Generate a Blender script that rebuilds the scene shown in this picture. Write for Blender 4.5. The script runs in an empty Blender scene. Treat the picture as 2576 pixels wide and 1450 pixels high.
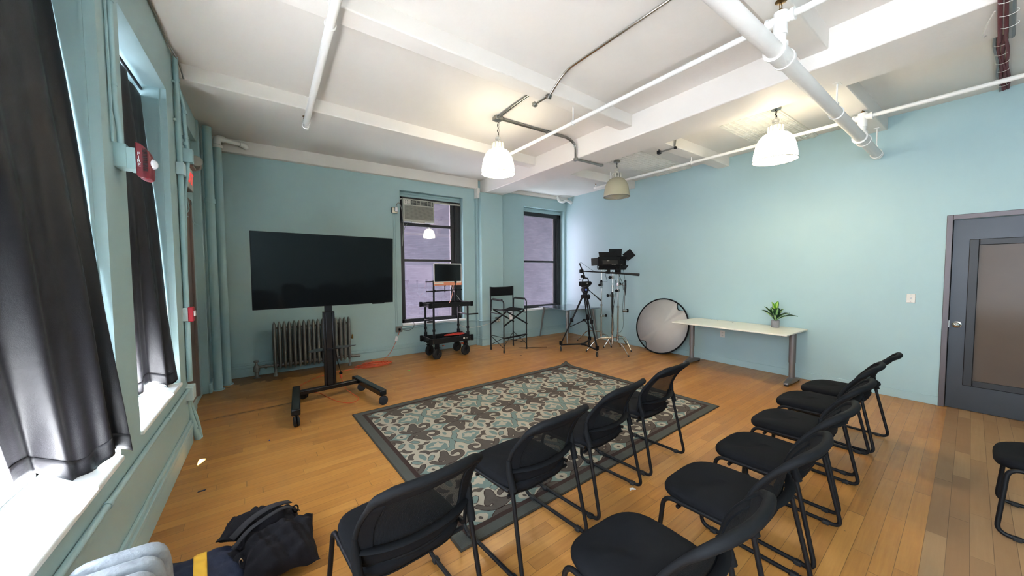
import bpy, bmesh, math, random
from mathutils import Vector, Matrix, Euler
random.seed(7)
PI = math.pi
scn = bpy.context.scene
COL = scn.collection

# ------------------------------------------------------------------ helpers
def lin(c):
    c = c / 255.0
    return c / 12.92 if c <= 0.04045 else ((c + 0.055) / 1.055) ** 2.4
def rgb(r, g, b): return (lin(r), lin(g), lin(b), 1.0)

class N:
    """small node-tree helper"""
    def __init__(s, name):
        s.m = bpy.data.materials.new(name); s.m.use_nodes = True
        s.t = s.m.node_tree; s.t.nodes.clear()
        s.out = s.t.nodes.new('ShaderNodeOutputMaterial')
    def n(s, typ, **kw):
        x = s.t.nodes.new(typ)
        for k, v in kw.items(): setattr(x, k, v)
        return x
    def link(s, a, b): s.t.links.new(a, b)
    def val(s, v, sock):
        if hasattr(v, 'is_linked') or isinstance(v, bpy.types.NodeSocket): s.link(v, sock)
        else: sock.default_value = v
    def math(s, op, a, b=0.0, c=None, clamp=False):
        x = s.n('ShaderNodeMath', operation=op); x.use_clamp = clamp
        s.val(a, x.inputs[0]); s.val(b, x.inputs[1])
        if c is not None: s.val(c, x.inputs[2])
        return x.outputs[0]
    def mix(s, f, a, b, blend='MIX'):
        x = s.n('ShaderNodeMix', data_type='RGBA', blend_type=blend)
        s.val(f, x.inputs[0]); s.val(a, x.inputs[6]); s.val(b, x.inputs[7])
        return x.outputs[2]
    def noise(s, vec, scale, detail=2.0, rough=0.5):
        x = s.n('ShaderNodeTexNoise'); x.inputs['Scale'].default_value = scale
        x.inputs['Detail'].default_value = detail; x.inputs['Roughness'].default_value = rough
        if vec is not None: s.link(vec, x.inputs['Vector'])
        return x.outputs['Fac']
    def ramp(s, f, stops):
        x = s.n('ShaderNodeValToRGB'); s.link(f, x.inputs[0])
        e = x.color_ramp.elements
        while len(e) < len(stops): e.new(0.5)
        for k, (p, c) in enumerate(stops): e[k].position = p; e[k].color = c
        return x.outputs[0]
    def obj(s): return s.n('ShaderNodeTexCoord').outputs['Object']
    def mapping(s, vec, scale=(1, 1, 1), rot=(0, 0, 0), loc=(0, 0, 0)):
        x = s.n('ShaderNodeMapping'); s.link(vec, x.inputs[0])
        x.inputs['Scale'].default_value = scale; x.inputs['Rotation'].default_value = rot; x.inputs['Location'].default_value = loc
        return x.outputs[0]
    def bump(s, h, strength=0.2, dist=0.01):
        x = s.n('ShaderNodeBump'); x.inputs['Strength'].default_value = strength; x.inputs['Distance'].default_value = dist
        s.link(h, x.inputs['Height']); return x.outputs[0]
    def bsdf(s, color, rough=0.5, metal=0.0, spec=0.5, normal=None, coat=0.0, coat_rough=0.1, sheen=0.0, trans=0.0, emis=None, estr=0.0, ior=None):
        p = s.n('ShaderNodeBsdfPrincipled')
        s.val(color, p.inputs['Base Color']); s.val(rough, p.inputs['Roughness']); s.val(metal, p.inputs['Metallic'])
        p.inputs['Specular IOR Level'].default_value = spec
        if normal is not None: s.link(normal, p.inputs['Normal'])
        p.inputs['Coat Weight'].default_value = coat; p.inputs['Coat Roughness'].default_value = coat_rough
        p.inputs['Sheen Weight'].default_value = sheen
        p.inputs['Transmission Weight'].default_value = trans
        if ior: p.inputs['IOR'].default_value = ior
        if emis is not None:
            s.val(emis, p.inputs['Emission Color']); p.inputs['Emission Strength'].default_value = estr
        s.link(p.outputs[0], s.out.inputs[0]); return p

def simple(name, c, rough=0.5, metal=0.0, spec=0.5, var=0.08, vscale=6.0, bump=0.0, bscale=60.0, **kw):
    k = N(name); v = k.obj()
    nz = k.noise(v, vscale, 3.0)
    c2 = tuple(x * (1 - var) for x in c[:3]) + (1,); c1 = tuple(min(1, x * (1 + var)) for x in c[:3]) + (1,)
    col = k.mix(nz, c2, c1)
    nr = k.bump(k.noise(v, bscale, 4.0), bump, 0.004) if bump > 0 else None
    k.bsdf(col, rough, metal, spec, nr, **kw)
    return k.m

def painted(name, c, dirt=0.0):
    k = N(name); g = k.n('ShaderNodeNewGeometry').outputs['Position']
    big = k.noise(g, 0.9, 3.0); fine = k.noise(g, 38.0, 5.0, 0.6); med = k.noise(g, 6.0, 4.0, 0.6)
    c2 = tuple(x * 0.94 for x in c[:3]) + (1,); c1 = tuple(min(1, x * 1.05) for x in c[:3]) + (1,)
    col = k.mix(big, c2, c1)
    h = k.math('ADD', k.math('MULTIPLY', fine, 0.35), k.math('MULTIPLY', med, 1.0))
    k.bsdf(col, 0.55, 0.0, 0.35, k.bump(h, 0.22 + dirt, 0.006))
    return k.m

M = {}
M['wall'] = painted('teal wall paint', rgb(163, 190, 192))
M['wall_left'] = painted('pale teal paint of the window wall', rgb(163, 190, 192), 0.15)
M['pipe_teal'] = painted('teal painted pipe', rgb(158, 190, 194), 0.12)
M['ceil'] = painted('white ceiling paint', rgb(226, 221, 214), 0.1)
M['white_pipe'] = painted('white painted pipe', rgb(226, 224, 219), 0.25)
M['sill'] = painted('white sill paint', rgb(238, 240, 240), 0.1)
M['base'] = painted('teal baseboard paint', rgb(162, 189, 192))
M['frame'] = simple('black window frame', rgb(34, 35, 38), 0.45)
M['black_fabric'] = simple('black upholstery', rgb(21, 22, 25), 0.9, bump=0.3, bscale=600, spec=0.15)
M['black_plastic'] = simple('black plastic', rgb(21, 22, 24), 0.7, spec=0.14)
M['black_metal'] = simple('black powder coated metal', rgb(20, 21, 24), 0.45, spec=0.25)
M['black_gloss'] = simple('black gloss metal', rgb(20, 20, 23), 0.22)
M['rubber'] = simple('black rubber', rgb(26, 26, 27), 0.75)
M['screen'] = simple('dark screen glass', rgb(17, 20, 22), 0.05, spec=0.22, var=0.0)
M['screen2'] = simple('dark monitor glass', rgb(14, 16, 19), 0.12, spec=0.4, var=0.0)
M['chrome'] = simple('chrome', rgb(205, 200, 192), 0.16, 1.0)
M['steel'] = simple('galvanised steel', rgb(150, 150, 146), 0.35, 1.0)
M['alu'] = simple('grey aluminium paint', rgb(128, 124, 122), 0.42, 0.6)
M['radiator'] = simple('silver radiator paint', rgb(128, 128, 125), 0.42, 0.55, bump=0.9, bscale=46, var=0.2, vscale=20)
M['darksteel'] = simple('dark door steel', rgb(66, 69, 73), 0.42, 0.5, var=0.15, vscale=3)
M['jamb'] = simple('brushed steel jamb', rgb(98, 91, 93), 0.42, 0.45, var=0.12, vscale=4)
M['white_top'] = simple('white table laminate', rgb(226, 224, 210), 0.35)
M['plate'] = simple('ivory wall plate', rgb(214, 210, 200), 0.4)
M['ac'] = simple('off white plastic of the cooler', rgb(176, 176, 164), 0.5)
M['acdark'] = simple('dark grille', rgb(46, 48, 50), 0.7)
M['red'] = simple('fire red plastic', rgb(120, 28, 40), 0.4)
M['redbright'] = simple('bright red plastic', rgb(190, 30, 48), 0.35)
M['redcable'] = simple('dark red cable', rgb(104, 40, 46), 0.6)
M['orange'] = simple('orange cord rubber', rgb(205, 88, 52), 0.55)
M['redcord'] = simple('red cord rubber', rgb(190, 52, 36), 0.5)
M['brass'] = simple('aged brass', rgb(120, 92, 52), 0.35, 1.0)
M['concrete'] = simple('grey pot concrete', rgb(140, 138, 140), 0.9, bump=0.5, bscale=120, var=0.2, vscale=60)
M['salmon'] = simple('salmon aluminium', rgb(222, 142, 112), 0.35, 0.2)
M['white_plastic'] = simple('white plastic', rgb(228, 226, 222), 0.4)
M['paper'] = simple('white paper', rgb(225, 225, 228), 0.8)
M['navy'] = simple('navy canvas', rgb(30, 36, 58), 0.85, bump=0.4, bscale=300)
M['bag'] = simple('black canvas', rgb(27, 25, 29), 0.85, bump=0.5, bscale=240, var=0.15, spec=0.2)
M['yellow'] = simple('yellow webbing', rgb(236, 184, 60), 0.7)
M['brown_door'] = simple('brown painted casing', rgb(128, 112, 104), 0.6)
M['reflector'] = simple('pale silver reflector cloth', rgb(178, 175, 171), 0.6)
M['ink'] = simple('dark print', rgb(30, 30, 34), 0.6)
M['lamp_metal'] = simple('pendant neck metal', rgb(196, 192, 180), 0.4, 0.2)
M['green_tape'] = simple('green tape', rgb(92, 214, 84), 0.6)
M['blue'] = simple('blue plastic', rgb(44, 74, 170), 0.4)
M['chip'] = simple('bare plaster', rgb(196, 180, 164), 0.9)
M['tin'] = painted('white panel paint', rgb(224, 222, 212), 0.2)
M['wood_floor_dark'] = simple('dark floor stain', rgb(70, 52, 40), 0.7)

M['alu_dark'] = simple('dark grey shelf steel', rgb(58, 62, 68), 0.5, 0.3)
M['pipe_white_teal'] = painted('pale teal box paint', rgb(196, 216, 220), 0.1)
M['sign_grey'] = simple('grey sign housing', rgb(150, 148, 140), 0.5)
M['cord_grey'] = simple('grey cord', rgb(140, 140, 134), 0.6)
M['bag_strap'] = simple('black webbing strap', rgb(40, 38, 42), 0.8, bump=0.4, bscale=400)
M['lens'] = simple('clear strobe lens', rgb(225, 225, 232), 0.08, spec=0.8)
def chip_mat():
    k = N('chipped grey paint'); v = k.obj(); a = k.noise(v, 5.0, 5.0, 0.6); b = k.noise(v, 30.0, 5.0)
    f = k.ramp(a, [(0.0, (1, 1, 1, 1)), (0.33, (1, 1, 1, 1)), (0.36, (0, 0, 0, 1)), (1, (0, 0, 0, 1))])
    c = k.mix(b, rgb(126, 130, 136), rgb(176, 182, 188))
    k.bsdf(k.mix(f, c, rgb(58, 52, 52)), 0.5, 0.1, 0.5, k.bump(k.math('ADD', a, k.math('MULTIPLY', b, .6)), 0.6, 0.02)); return k.m
M['radiator_chip'] = chip_mat()

def glass_pane(name, refl=0.12, tint=(0.93, 0.96, 1.0, 1)):
    k = N(name)
    t = k.n('ShaderNodeBsdfTransparent'); t.inputs[0].default_value = tint
    g = k.n('ShaderNodeBsdfGlossy'); g.inputs['Roughness'].default_value = 0.015
    ge = k.n('ShaderNodeNewGeometry'); dt = k.n('ShaderNodeVectorMath', operation='DOT_PRODUCT')
    k.link(ge.outputs['Normal'], dt.inputs[0]); k.link(ge.outputs['Incoming'], dt.inputs[1])
    c = k.math('SUBTRACT', 1.0, k.math('ABSOLUTE', dt.outputs['Value']), clamp=True)
    f = k.math('MULTIPLY_ADD', k.math('POWER', c, 5.0), 0.9, refl * 0.5, clamp=True)
    mx = k.n('ShaderNodeMixShader'); k.link(f, mx.inputs[0]); k.link(t.outputs[0], mx.inputs[1]); k.link(g.outputs[0], mx.inputs[2])
    k.link(mx.outputs[0], k.out.inputs[0]); return k.m
M['pane'] = glass_pane('window glass')

def tinted(name):
    k = N(name)
    nz = k.noise(k.obj(), 3.0)
    k.bsdf(k.mix(nz, rgb(92, 80, 72), rgb(100, 88, 78)), 0.16, 0.0, 0.12)
    return k.m
M['door_glass'] = tinted('brown tinted door glass')
M['glasstop'] = simple('grey table glass', rgb(118, 132, 140), 0.08, var=0.02, spec=0.8)

def mesh_mat():
    k = N('black woven mesh')
    v = k.mapping(k.obj(), (1, 1, 1))
    sp = k.n('ShaderNodeSeparateXYZ'); k.link(v, sp.inputs[0])
    a = k.math('FRACT', k.math('MULTIPLY', sp.outputs[0], 210.0))
    b = k.math('FRACT', k.math('MULTIPLY', sp.outputs[2], 210.0))
    ha = k.math('GREATER_THAN', a, 0.5); hb = k.math('GREATER_THAN', b, 0.5)
    hole = k.math('MULTIPLY', k.math('MULTIPLY', ha, hb), 0.55)
    p = k.bsdf(rgb(24, 25, 27), 0.85, 0, 0.15)
    t = k.n('ShaderNodeBsdfTransparent')
    mx = k.n('ShaderNodeMixShader'); k.link(hole, mx.inputs[0]); k.link(p.outputs[0], mx.inputs[1]); k.link(t.outputs[0], mx.inputs[2])
    k.link(mx.outputs[0], k.out.inputs[0]); return k.m
M['mesh'] = mesh_mat()

def curtain_mat():
    k = N('black blackout cloth')
    v = k.obj(); fine = k.noise(v, 420.0, 3.0); mid = k.noise(v, 16.0, 5.0, 0.65)
    col = k.mix(mid, rgb(17, 17, 21), rgb(26, 24, 31))
    h = k.math('ADD', k.math('MULTIPLY', fine, 0.25), mid)
    k.bsdf(col, 0.5, 0, 0.35, k.bump(h, 0.35, 0.006), sheen=0.04)
    return k.m
M['curtain'] = curtain_mat()

def floor_mat():
    k = N('maple strip floor')
    g = k.n('ShaderNodeNewGeometry').outputs['Position']
    v = k.mapping(g, (1, 1, 1), (0, 0, -math.radians(FLOOR_ROT)))
    sp = k.n('ShaderNodeSeparateXYZ'); k.link(v, sp.inputs[0])
    x, y = sp.outputs[0], sp.outputs[1]
    W = 0.0825
    r = k.math('DIVIDE', k.math('SUBTRACT', y, 0.0345), W); row = k.math('FLOOR', r); fy = k.math('FRACT', r)
    wn = k.n('ShaderNodeTexWhiteNoise', noise_dimensions='1D'); k.link(row, wn.inputs['W'])
    u = k.math('ADD', k.math('DIVIDE', x, 0.82), k.math('MULTIPLY', wn.outputs['Value'], 17.0))
    u = k.math('ADD', u, k.math('MULTIPLY', k.math('SINE', k.math('MULTIPLY', u, 2.3)), 0.22))
    cell = k.math('FLOOR', u); fx = k.math('FRACT', u)
    cb = k.n('ShaderNodeCombineXYZ'); k.link(row, cb.inputs[0]); k.link(cell, cb.inputs[1])
    w2 = k.n('ShaderNodeTexWhiteNoise', noise_dimensions='2D'); k.link(cb.outputs[0], w2.inputs['Vector'])
    idv = w2.outputs['Value']
    tone = k.ramp(idv, [(0.0, rgb(150, 98, 52)), (0.25, rgb(178, 122, 66)), (0.6, rgb(192, 136, 76)), (0.9, rgb(208, 156, 96)), (1.0, rgb(140, 88, 50))])
    # grain
    gv = k.n('ShaderNodeCombineXYZ'); k.link(k.math('MULTIPLY', x, 3.0), gv.inputs[0]); k.link(k.math('MULTIPLY', y, 55.0), gv.inputs[1]); k.link(k.math('MULTIPLY', idv, 50.0), gv.inputs[2])
    gr = k.noise(gv.outputs[0], 1.0, 5.0, 0.6)
    tone = k.mix(0.55, tone, k.mix(gr, rgb(142, 88, 46), rgb(222, 172, 108)), 'MIX')
    blot = k.noise(g, 7.0, 4.0, 0.6)
    tone = k.mix(k.math('MULTIPLY', blot, 0.22), tone, rgb(120, 76, 44))
    # worn strip near the door side: bare, greyer boards
    line = k.math('ADD', k.math('MULTIPLY', row, W), 0.0)
    worn = k.math('LESS_THAN', line, WORN_Y)
    wtone = k.mix(idv, rgb(150, 118, 96), rgb(178, 148, 124))
    wtone = k.mix(k.math('MULTIPLY', gr, 0.5), wtone, rgb(132, 100, 76))
    tone = k.mix(worn, tone, wtone)
    # dirt under the radiator and pipes
    spos = k.n('ShaderNodeSeparateXYZ'); k.link(g, spos.inputs[0])
    d1 = k.math('MULTIPLY', k.math('GREATER_THAN', k.math('ADD', spos.outputs[1], k.math('MULTIPLY', blot, 0.5)), 6.55), k.math('LESS_THAN', spos.outputs[0], 1.5))
    tone = k.mix(k.math('MULTIPLY', d1, 0.6), tone, rgb(66, 46, 34))
    # spots
    vo = k.n('ShaderNodeTexVoronoi'); vo.inputs['Scale'].default_value = 5.0; k.link(g, vo.inputs['Vector'])
    sm = k.math('LESS_THAN', vo.outputs['Distance'], 0.025)
    tone = k.mix(k.math('MULTIPLY', sm, 0.6), tone, rgb(60, 42, 30))
    tone = k.mix(1.0, tone, (0.94, 0.87, 0.62, 1), 'MULTIPLY')
    # seams
    e1 = k.math('LESS_THAN', fy, 0.030); e2 = k.math('LESS_THAN', fx, 0.0035)
    seam = k.math('MAXIMUM', e1, e2)
    tone = k.mix(k.math('MULTIPLY', seam, 0.62), tone, rgb(70, 44, 24))
    # cracked strip at the left of the stand
    yc = k.math('SUBTRACT', k.math('ADD', spos.outputs[1], k.math('MULTIPLY', spos.outputs[0], -0.075)), 5.045)
    cr = k.math('MULTIPLY', k.math('LESS_THAN', k.math('ABSOLUTE', k.math('ADD', yc, k.math('MULTIPLY', k.math('SUBTRACT', gr, 0.5), 0.03))), 0.009), k.math('LESS_THAN', spos.outputs[0], 0.25))
    tone = k.mix(k.math('MULTIPLY', cr, 0.85), tone, rgb(52, 36, 26))
    rough = k.math('ADD', k.math('MULTIPLY_ADD', blot, 0.16, 0.27), k.math('MULTIPLY', worn, 0.22))
    hgt = k.math('SUBTRACT', k.math('MULTIPLY', gr, 0.15), seam)
    k.bsdf(tone, rough, 0, 0.5, k.bump(hgt, 0.25, 0.002))
    return k.m
FLOOR_ROT = 2.6; WORN_Y = 0.05
M['floor'] = floor_mat()

def brick_mat():
    k = N('grey purple brick')
    v = k.obj()
    sp = k.n('ShaderNodeSeparateXYZ'); k.link(v, sp.inputs[0])
    cb = k.n('ShaderNodeCombineXYZ'); k.link(sp.outputs[0], cb.inputs[0]); k.link(sp.outputs[2], cb.inputs[1])
    br = k.n('ShaderNodeTexBrick'); k.link(cb.outputs[0], br.inputs['Vector'])
    br.inputs['Color1'].default_value = rgb(112, 98, 118); br.inputs['Color2'].default_value = rgb(146, 136, 158); br.inputs['Mortar'].default_value = rgb(84, 76, 92)
    br.inputs['Scale'].default_value = 1.0; br.inputs['Brick Width'].default_value = 0.21; br.inputs['Row Height'].default_value = 0.068
    br.inputs['Mortar Size'].default_value = 0.006
    nz = k.noise(k.mapping(v, (1, 1, 2.6)), 7.0, 6.0, 0.75)
    big = k.noise(v, 1.3, 3.0)
    col = k.mix(k.math('MULTIPLY_ADD', nz, 1.3, -0.12, clamp=True), br.outputs['Color'], k.mix(big, rgb(92, 80, 102), rgb(166, 152, 172)))
    col = k.mix(1.0, col, (0.32, 0.305, 0.27, 1), 'MULTIPLY')
    k.bsdf(col, 0.9, 0, 0.2, k.bump(k.math('ADD', br.outputs['Fac'], nz), -0.4, 0.01))
    return k.m
M['brick'] = brick_mat()

def lit_shade():
    k = N('glowing pendant shade')
    k.bsdf(rgb(250, 248, 238), 0.3, emis=(1.0, 0.90, 0.66, 1), estr=8.5)
    return k.m
M['shade_on'] = lit_shade()
def off_shade():
    k = N('unlit beige pendant shade')
    lw = k.n('ShaderNodeTexCoord').outputs['Object']
    w = k.n('ShaderNodeTexNoise'); k.link(lw, w.inputs['Vector']); w.inputs['Scale'].default_value = 3
    p = k.bsdf(k.mix(w.outputs['Fac'], rgb(196, 188, 160), rgb(214, 206, 180)), 0.2, trans=0.0, coat=0.4)
    tr = k.n('ShaderNodeBsdfTranslucent'); tr.inputs[0].default_value = rgb(220, 214, 190)
    mx = k.n('ShaderNodeMixShader'); mx.inputs[0].default_value = 0.35
    k.link(p.outputs[0], mx.inputs[1]); k.link(tr.outputs[0], mx.inputs[2]); k.link(mx.outputs[0], k.out.inputs[0])
    return k.m
M['shade_off'] = off_shade()
def emit(name, c, s):
    k = N(name); e = k.n('ShaderNodeEmission'); e.inputs[0].default_value = c; e.inputs[1].default_value = s
    k.link(e.outputs[0], k.out.inputs[0]); return k.m
M['bulb'] = emit('lit bulb', (1, 0.96, 0.88, 1), 14.0)
M['exit_red'] = simple('red sign letters', rgb(226, 60, 62), 0.5, emis=rgb(255, 50, 50), estr=0.6)
def leaf_mat(name, a, b):
    k = N(name); v = k.obj(); u = k.n('ShaderNodeUVMap').outputs[0]
    sp = k.n('ShaderNodeSeparateXYZ'); k.link(u, sp.inputs[0])
    d = k.math('ABSOLUTE', k.math('SUBTRACT', sp.outputs[0], 0.5))
    d = k.math('ADD', d, k.math('MULTIPLY', k.math('SUBTRACT', k.noise(v, 90.0, 4.0), 0.5), 0.35))
    f = k.math('LESS_THAN', d, 0.15)
    k.bsdf(k.mix(f, a, b), 0.4); return k.m
M['leaf_dark'] = leaf_mat('dark variegated leaf', rgb(30, 62, 36), rgb(150, 190, 120))
M['leaf_light'] = leaf_mat('light variegated leaf', rgb(92, 150, 30), rgb(190, 222, 110))
# rug wools
def wool(name, c): return simple(name, c, 0.95, spec=0.1, bump=0.8, bscale=420, var=0.22, vscale=260)
M['rug_cream'] = wool('cream wool', rgb(170, 161, 145)); M['rug_sage'] = wool('sage wool', rgb(114, 131, 126))
M['rug_taupe'] = wool('taupe wool', rgb(88, 81, 75)); M['rug_brown'] = wool('brown wool', rgb(66, 52, 48))
M['rug_grey'] = wool('grey border wool', rgb(84, 85, 80)); M['rug_edge'] = wool('dark bound edge', rgb(70, 64, 56))

class MB:
    """collects geometry that becomes ONE mesh object"""
    def __init__(s): s.v = []; s.f = []; s.uv = {}
    def add(s, vs, fs):
        o = len(s.v); s.v += [tuple(p) for p in vs]; s.f += [tuple(i + o for i in f) for f in fs]; return s
    def box(s, c, d, r=(0, 0, 0), taper=1.0):
        R = Euler(r).to_matrix(); c = Vector(c); vs = []
        for z in (-1, 1):
            t = taper if z > 0 else 1.0
            for x, y in ((-1, -1), (1, -1), (1, 1), (-1, 1)):
                vs.append(c + R @ Vector((x * d[0] / 2 * t, y * d[1] / 2 * t, z * d[2] / 2)))
        return s.add(vs, [(3, 2, 1, 0), (4, 5, 6, 7), (0, 1, 5, 4), (1, 2, 6, 5), (2, 3, 7, 6), (3, 0, 4, 7)])
    def b2(s, x0, x1, y0, y1, z0, z1):
        return s.box(((x0 + x1) / 2, (y0 + y1) / 2, (z0 + z1) / 2), (x1 - x0, y1 - y0, z1 - z0))
    def prism(s, pts, z0, z1):
        n = len(pts)
        a = sum(pts[i][0] * pts[(i + 1) % n][1] - pts[(i + 1) % n][0] * pts[i][1] for i in range(n))
        if a < 0: pts = pts[::-1]
        vs = [(p[0], p[1], z0) for p in pts] + [(p[0], p[1], z1) for p in pts]
        return s.add(vs, [tuple(range(n))[::-1], tuple(range(n, 2 * n))] + [(i, (i + 1) % n, n + (i + 1) % n, n + i) for i in range(n)])
    def tube(s, pts, r, n=10, fillet=0.0, closed=False, cap=True, flat=1.0):
        pts = [Vector(p) for p in pts]
        if fillet > 0: pts = fil(pts, fillet, closed=closed)
        rs = r if isinstance(r, (list, tuple)) else [r] * len(pts)
        if len(rs) != len(pts): rs = [rs[0] + (rs[-1] - rs[0]) * i / (len(pts) - 1) for i in range(len(pts))]
        m = len(pts); T = []
        for i in range(m):
            if closed: a, b = pts[i - 1], pts[(i + 1) % m]
            else: a, b = pts[max(0, i - 1)], pts[min(m - 1, i + 1)]
            t = (b - a); T.append(t.normalized() if t.length > 1e-9 else Vector((0, 0, 1)))
        up = Vector((0, 0, 1)) if abs(T[0].z) < 0.9 else Vector((0, 1, 0))
        nrm = T[0].cross(up).normalized(); vs = []
        for i in range(m):
            nrm = (nrm - T[i] * nrm.dot(T[i])); nrm = nrm.normalized() if nrm.length > 1e-6 else T[i].orthogonal().normalized()
            bi = T[i].cross(nrm)
            for k in range(n):
                a = 2 * PI * k / n
                vs.append(pts[i] + nrm * math.cos(a) * rs[i] + bi * math.sin(a) * rs[i] * flat)
        fs = []
        for i in range(m if closed else m - 1):
            j = (i + 1) % m
            for k in range(n): fs.append((i * n + k, i * n + (k + 1) % n, j * n + (k + 1) % n, j * n + k))
        if cap and not closed: fs += [tuple(range(n))[::-1], tuple(range((m - 1) * n, m * n))]
        return s.add(vs, fs)
    def cyl(s, a, b, r, n=20): return s.tube([a, b], r, n)
    def lathe(s, prof, c=(0, 0, 0), n=32, axis='z', cap=True, M_=None):
        vs = []; m = len(prof)
        for (r, z) in prof:
            for k in range(n):
                a = 2 * PI * k / n; p = Vector((r * math.cos(a), r * math.sin(a), z))
                if axis == 'x': p = Vector((p.z, p.x, p.y))
                elif axis == 'y': p = Vector((p.x, p.z, p.y))
                if M_ is not None: p = M_ @ p
                vs.append(Vector(c) + p)
        fs = [(i * n + k, i * n + (k + 1) % n, (i + 1) * n + (k + 1) % n, (i + 1) * n + k) for i in range(m - 1) for k in range(n)]
        if cap: fs += [tuple(range(n))[::-1], tuple(range((m - 1) * n, m * n))]
        return s.add(vs, fs)
    def loft(s, rings, cap=True):
        n = len(rings[0]); vs = [p for r in rings for p in r]
        fs = [(i * n + k, i * n + (k + 1) % n, (i + 1) * n + (k + 1) % n, (i + 1) * n + k) for i in range(len(rings) - 1) for k in range(n)]
        if cap: fs += [tuple(range(n))[::-1], tuple(range((len(rings) - 1) * n, len(rings) * n))]
        return s.add(vs, fs)
    def grid(s, fn, nu, nv):
        vs = [fn(i / (nu - 1), j / (nv - 1)) for j in range(nv) for i in range(nu)]
        return s.add(vs, [(j * nu + i, j * nu + i + 1, (j + 1) * nu + i + 1, (j + 1) * nu + i) for j in range(nv - 1) for i in range(nu - 1)])
    def ball(s, c, r, n=14):
        rr = r if isinstance(r, (tuple, list)) else (r, r, r)
        rings = [[(c[0] + rr[0] * max(1e-4, math.sin(PI * i / n)) * math.cos(2 * PI * k / (n * 2)), c[1] + rr[1] * max(1e-4, math.sin(PI * i / n)) * math.sin(2 * PI * k / (n * 2)), c[2] - rr[2] * math.cos(PI * i / n)) for k in range(n * 2)] for i in range(n + 1)]
        return s.loft(rings)
    def build(s, name, mat, parent=None, bevel=0.0, seg=2, angle=38, solid=0.0, subd=0, world=False, flat=False):
        me = bpy.data.meshes.new(name)
        vs = s.v
        if world and parent is not None:
            W = wm(parent).inverted(); vs = [tuple(W @ Vector(p)) for p in vs]
        me.from_pydata(vs, [], s.f); me.validate(); me.update()
        bm = bmesh.new(); bm.from_mesh(me); bmesh.ops.recalc_face_normals(bm, faces=bm.faces); bm.to_mesh(me); bm.free()
        if not flat:
            for p in me.polygons: p.use_smooth = True
            if subd == 0: me.set_sharp_from_angle(angle=math.radians(angle))
        me.materials.append(M[mat] if isinstance(mat, str) else mat)
        o = bpy.data.objects.new(name, me); COL.objects.link(o)
        if parent is not None: o.parent = parent
        if solid:
            md = o.modifiers.new('thickness', 'SOLIDIFY'); md.thickness = solid; md.offset = 0
        if bevel:
            md = o.modifiers.new('bevel', 'BEVEL'); md.width = bevel; md.segments = seg; md.limit_method = 'ANGLE'; md.angle_limit = math.radians(50); md.harden_normals = False
        if subd:
            md = o.modifiers.new('subdivision', 'SUBSURF'); md.levels = subd; md.render_levels = subd
        return o

def wm(o):
    m = Matrix.Translation(o.location) @ o.rotation_euler.to_matrix().to_4x4()
    return (wm(o.parent) @ m) if o.parent is not None else m
def fil(pts, r, seg=6, closed=False):
    out = []; m = len(pts)
    for i, p in enumerate(pts):
        if not closed and i in (0, m - 1): out.append(p); continue
        a = pts[i - 1] - p; b = pts[(i + 1) % m] - p
        ra = min(r, a.length * 0.48, b.length * 0.48)
        if ra < 1e-4: out.append(p); continue
        A = p + a.normalized() * ra; B = p + b.normalized() * ra
        for k in range(seg + 1):
            t = k / seg; out.append(A * (1 - t) ** 2 + p * 2 * t * (1 - t) + B * t * t)
    return out
def thing(name, label, cat, loc=(0, 0, 0), rz=0.0, group=None):
    o = bpy.data.objects.new(name, None); COL.objects.link(o)
    o.location = loc; o.rotation_euler = (0, 0, rz); o.empty_display_size = 0.1
    return tag(o, label, cat, group)
def tag(o, label, cat, group=None):
    o['label'] = label; o['category'] = cat
    if group: o['group'] = group
    return o
def struct(o, label=None):
    o['kind'] = 'structure'
    if label: o['label'] = label
    return o
def copy_tree(o, parent=None):
    c = o.copy(); COL.objects.link(c); c.parent = parent
    for ch in [x for x in bpy.data.objects if x.parent == o]: copy_tree(ch, c)
    return c
def text(name, body, size, mat, parent, loc, rot, depth=0.002, spacing=1.0):
    cu = bpy.data.curves.new(name, 'FONT'); cu.body = body; cu.size = size; cu.extrude = depth; cu.align_x = 'CENTER'; cu.align_y = 'CENTER'; cu.space_character = spacing; cu.space_line = 0.8
    t = bpy.data.objects.new(name, cu); COL.objects.link(t)
    dg = bpy.context.evaluated_depsgraph_get()
    me = bpy.data.meshes.new_from_object(t.evaluated_get(dg)); bpy.data.objects.remove(t)
    me.materials.clear(); me.materials.append(M[mat])
    o = bpy.data.objects.new(name, me); COL.objects.link(o); o.parent = parent
    o.location = loc; o.rotation_euler = rot; return o

exec_parts = []
# ------------------------------------------------------------------ room shell
LX, RX, BY, FY = -0.664, 6.41, 6.77, -3.3
ZL, ZR = 3.59, 3.50
struct(MB().b2(-1.0, 6.7, FY - 0.1, 7.2, -0.1, 0.0).build('floor', 'floor'))
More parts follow.
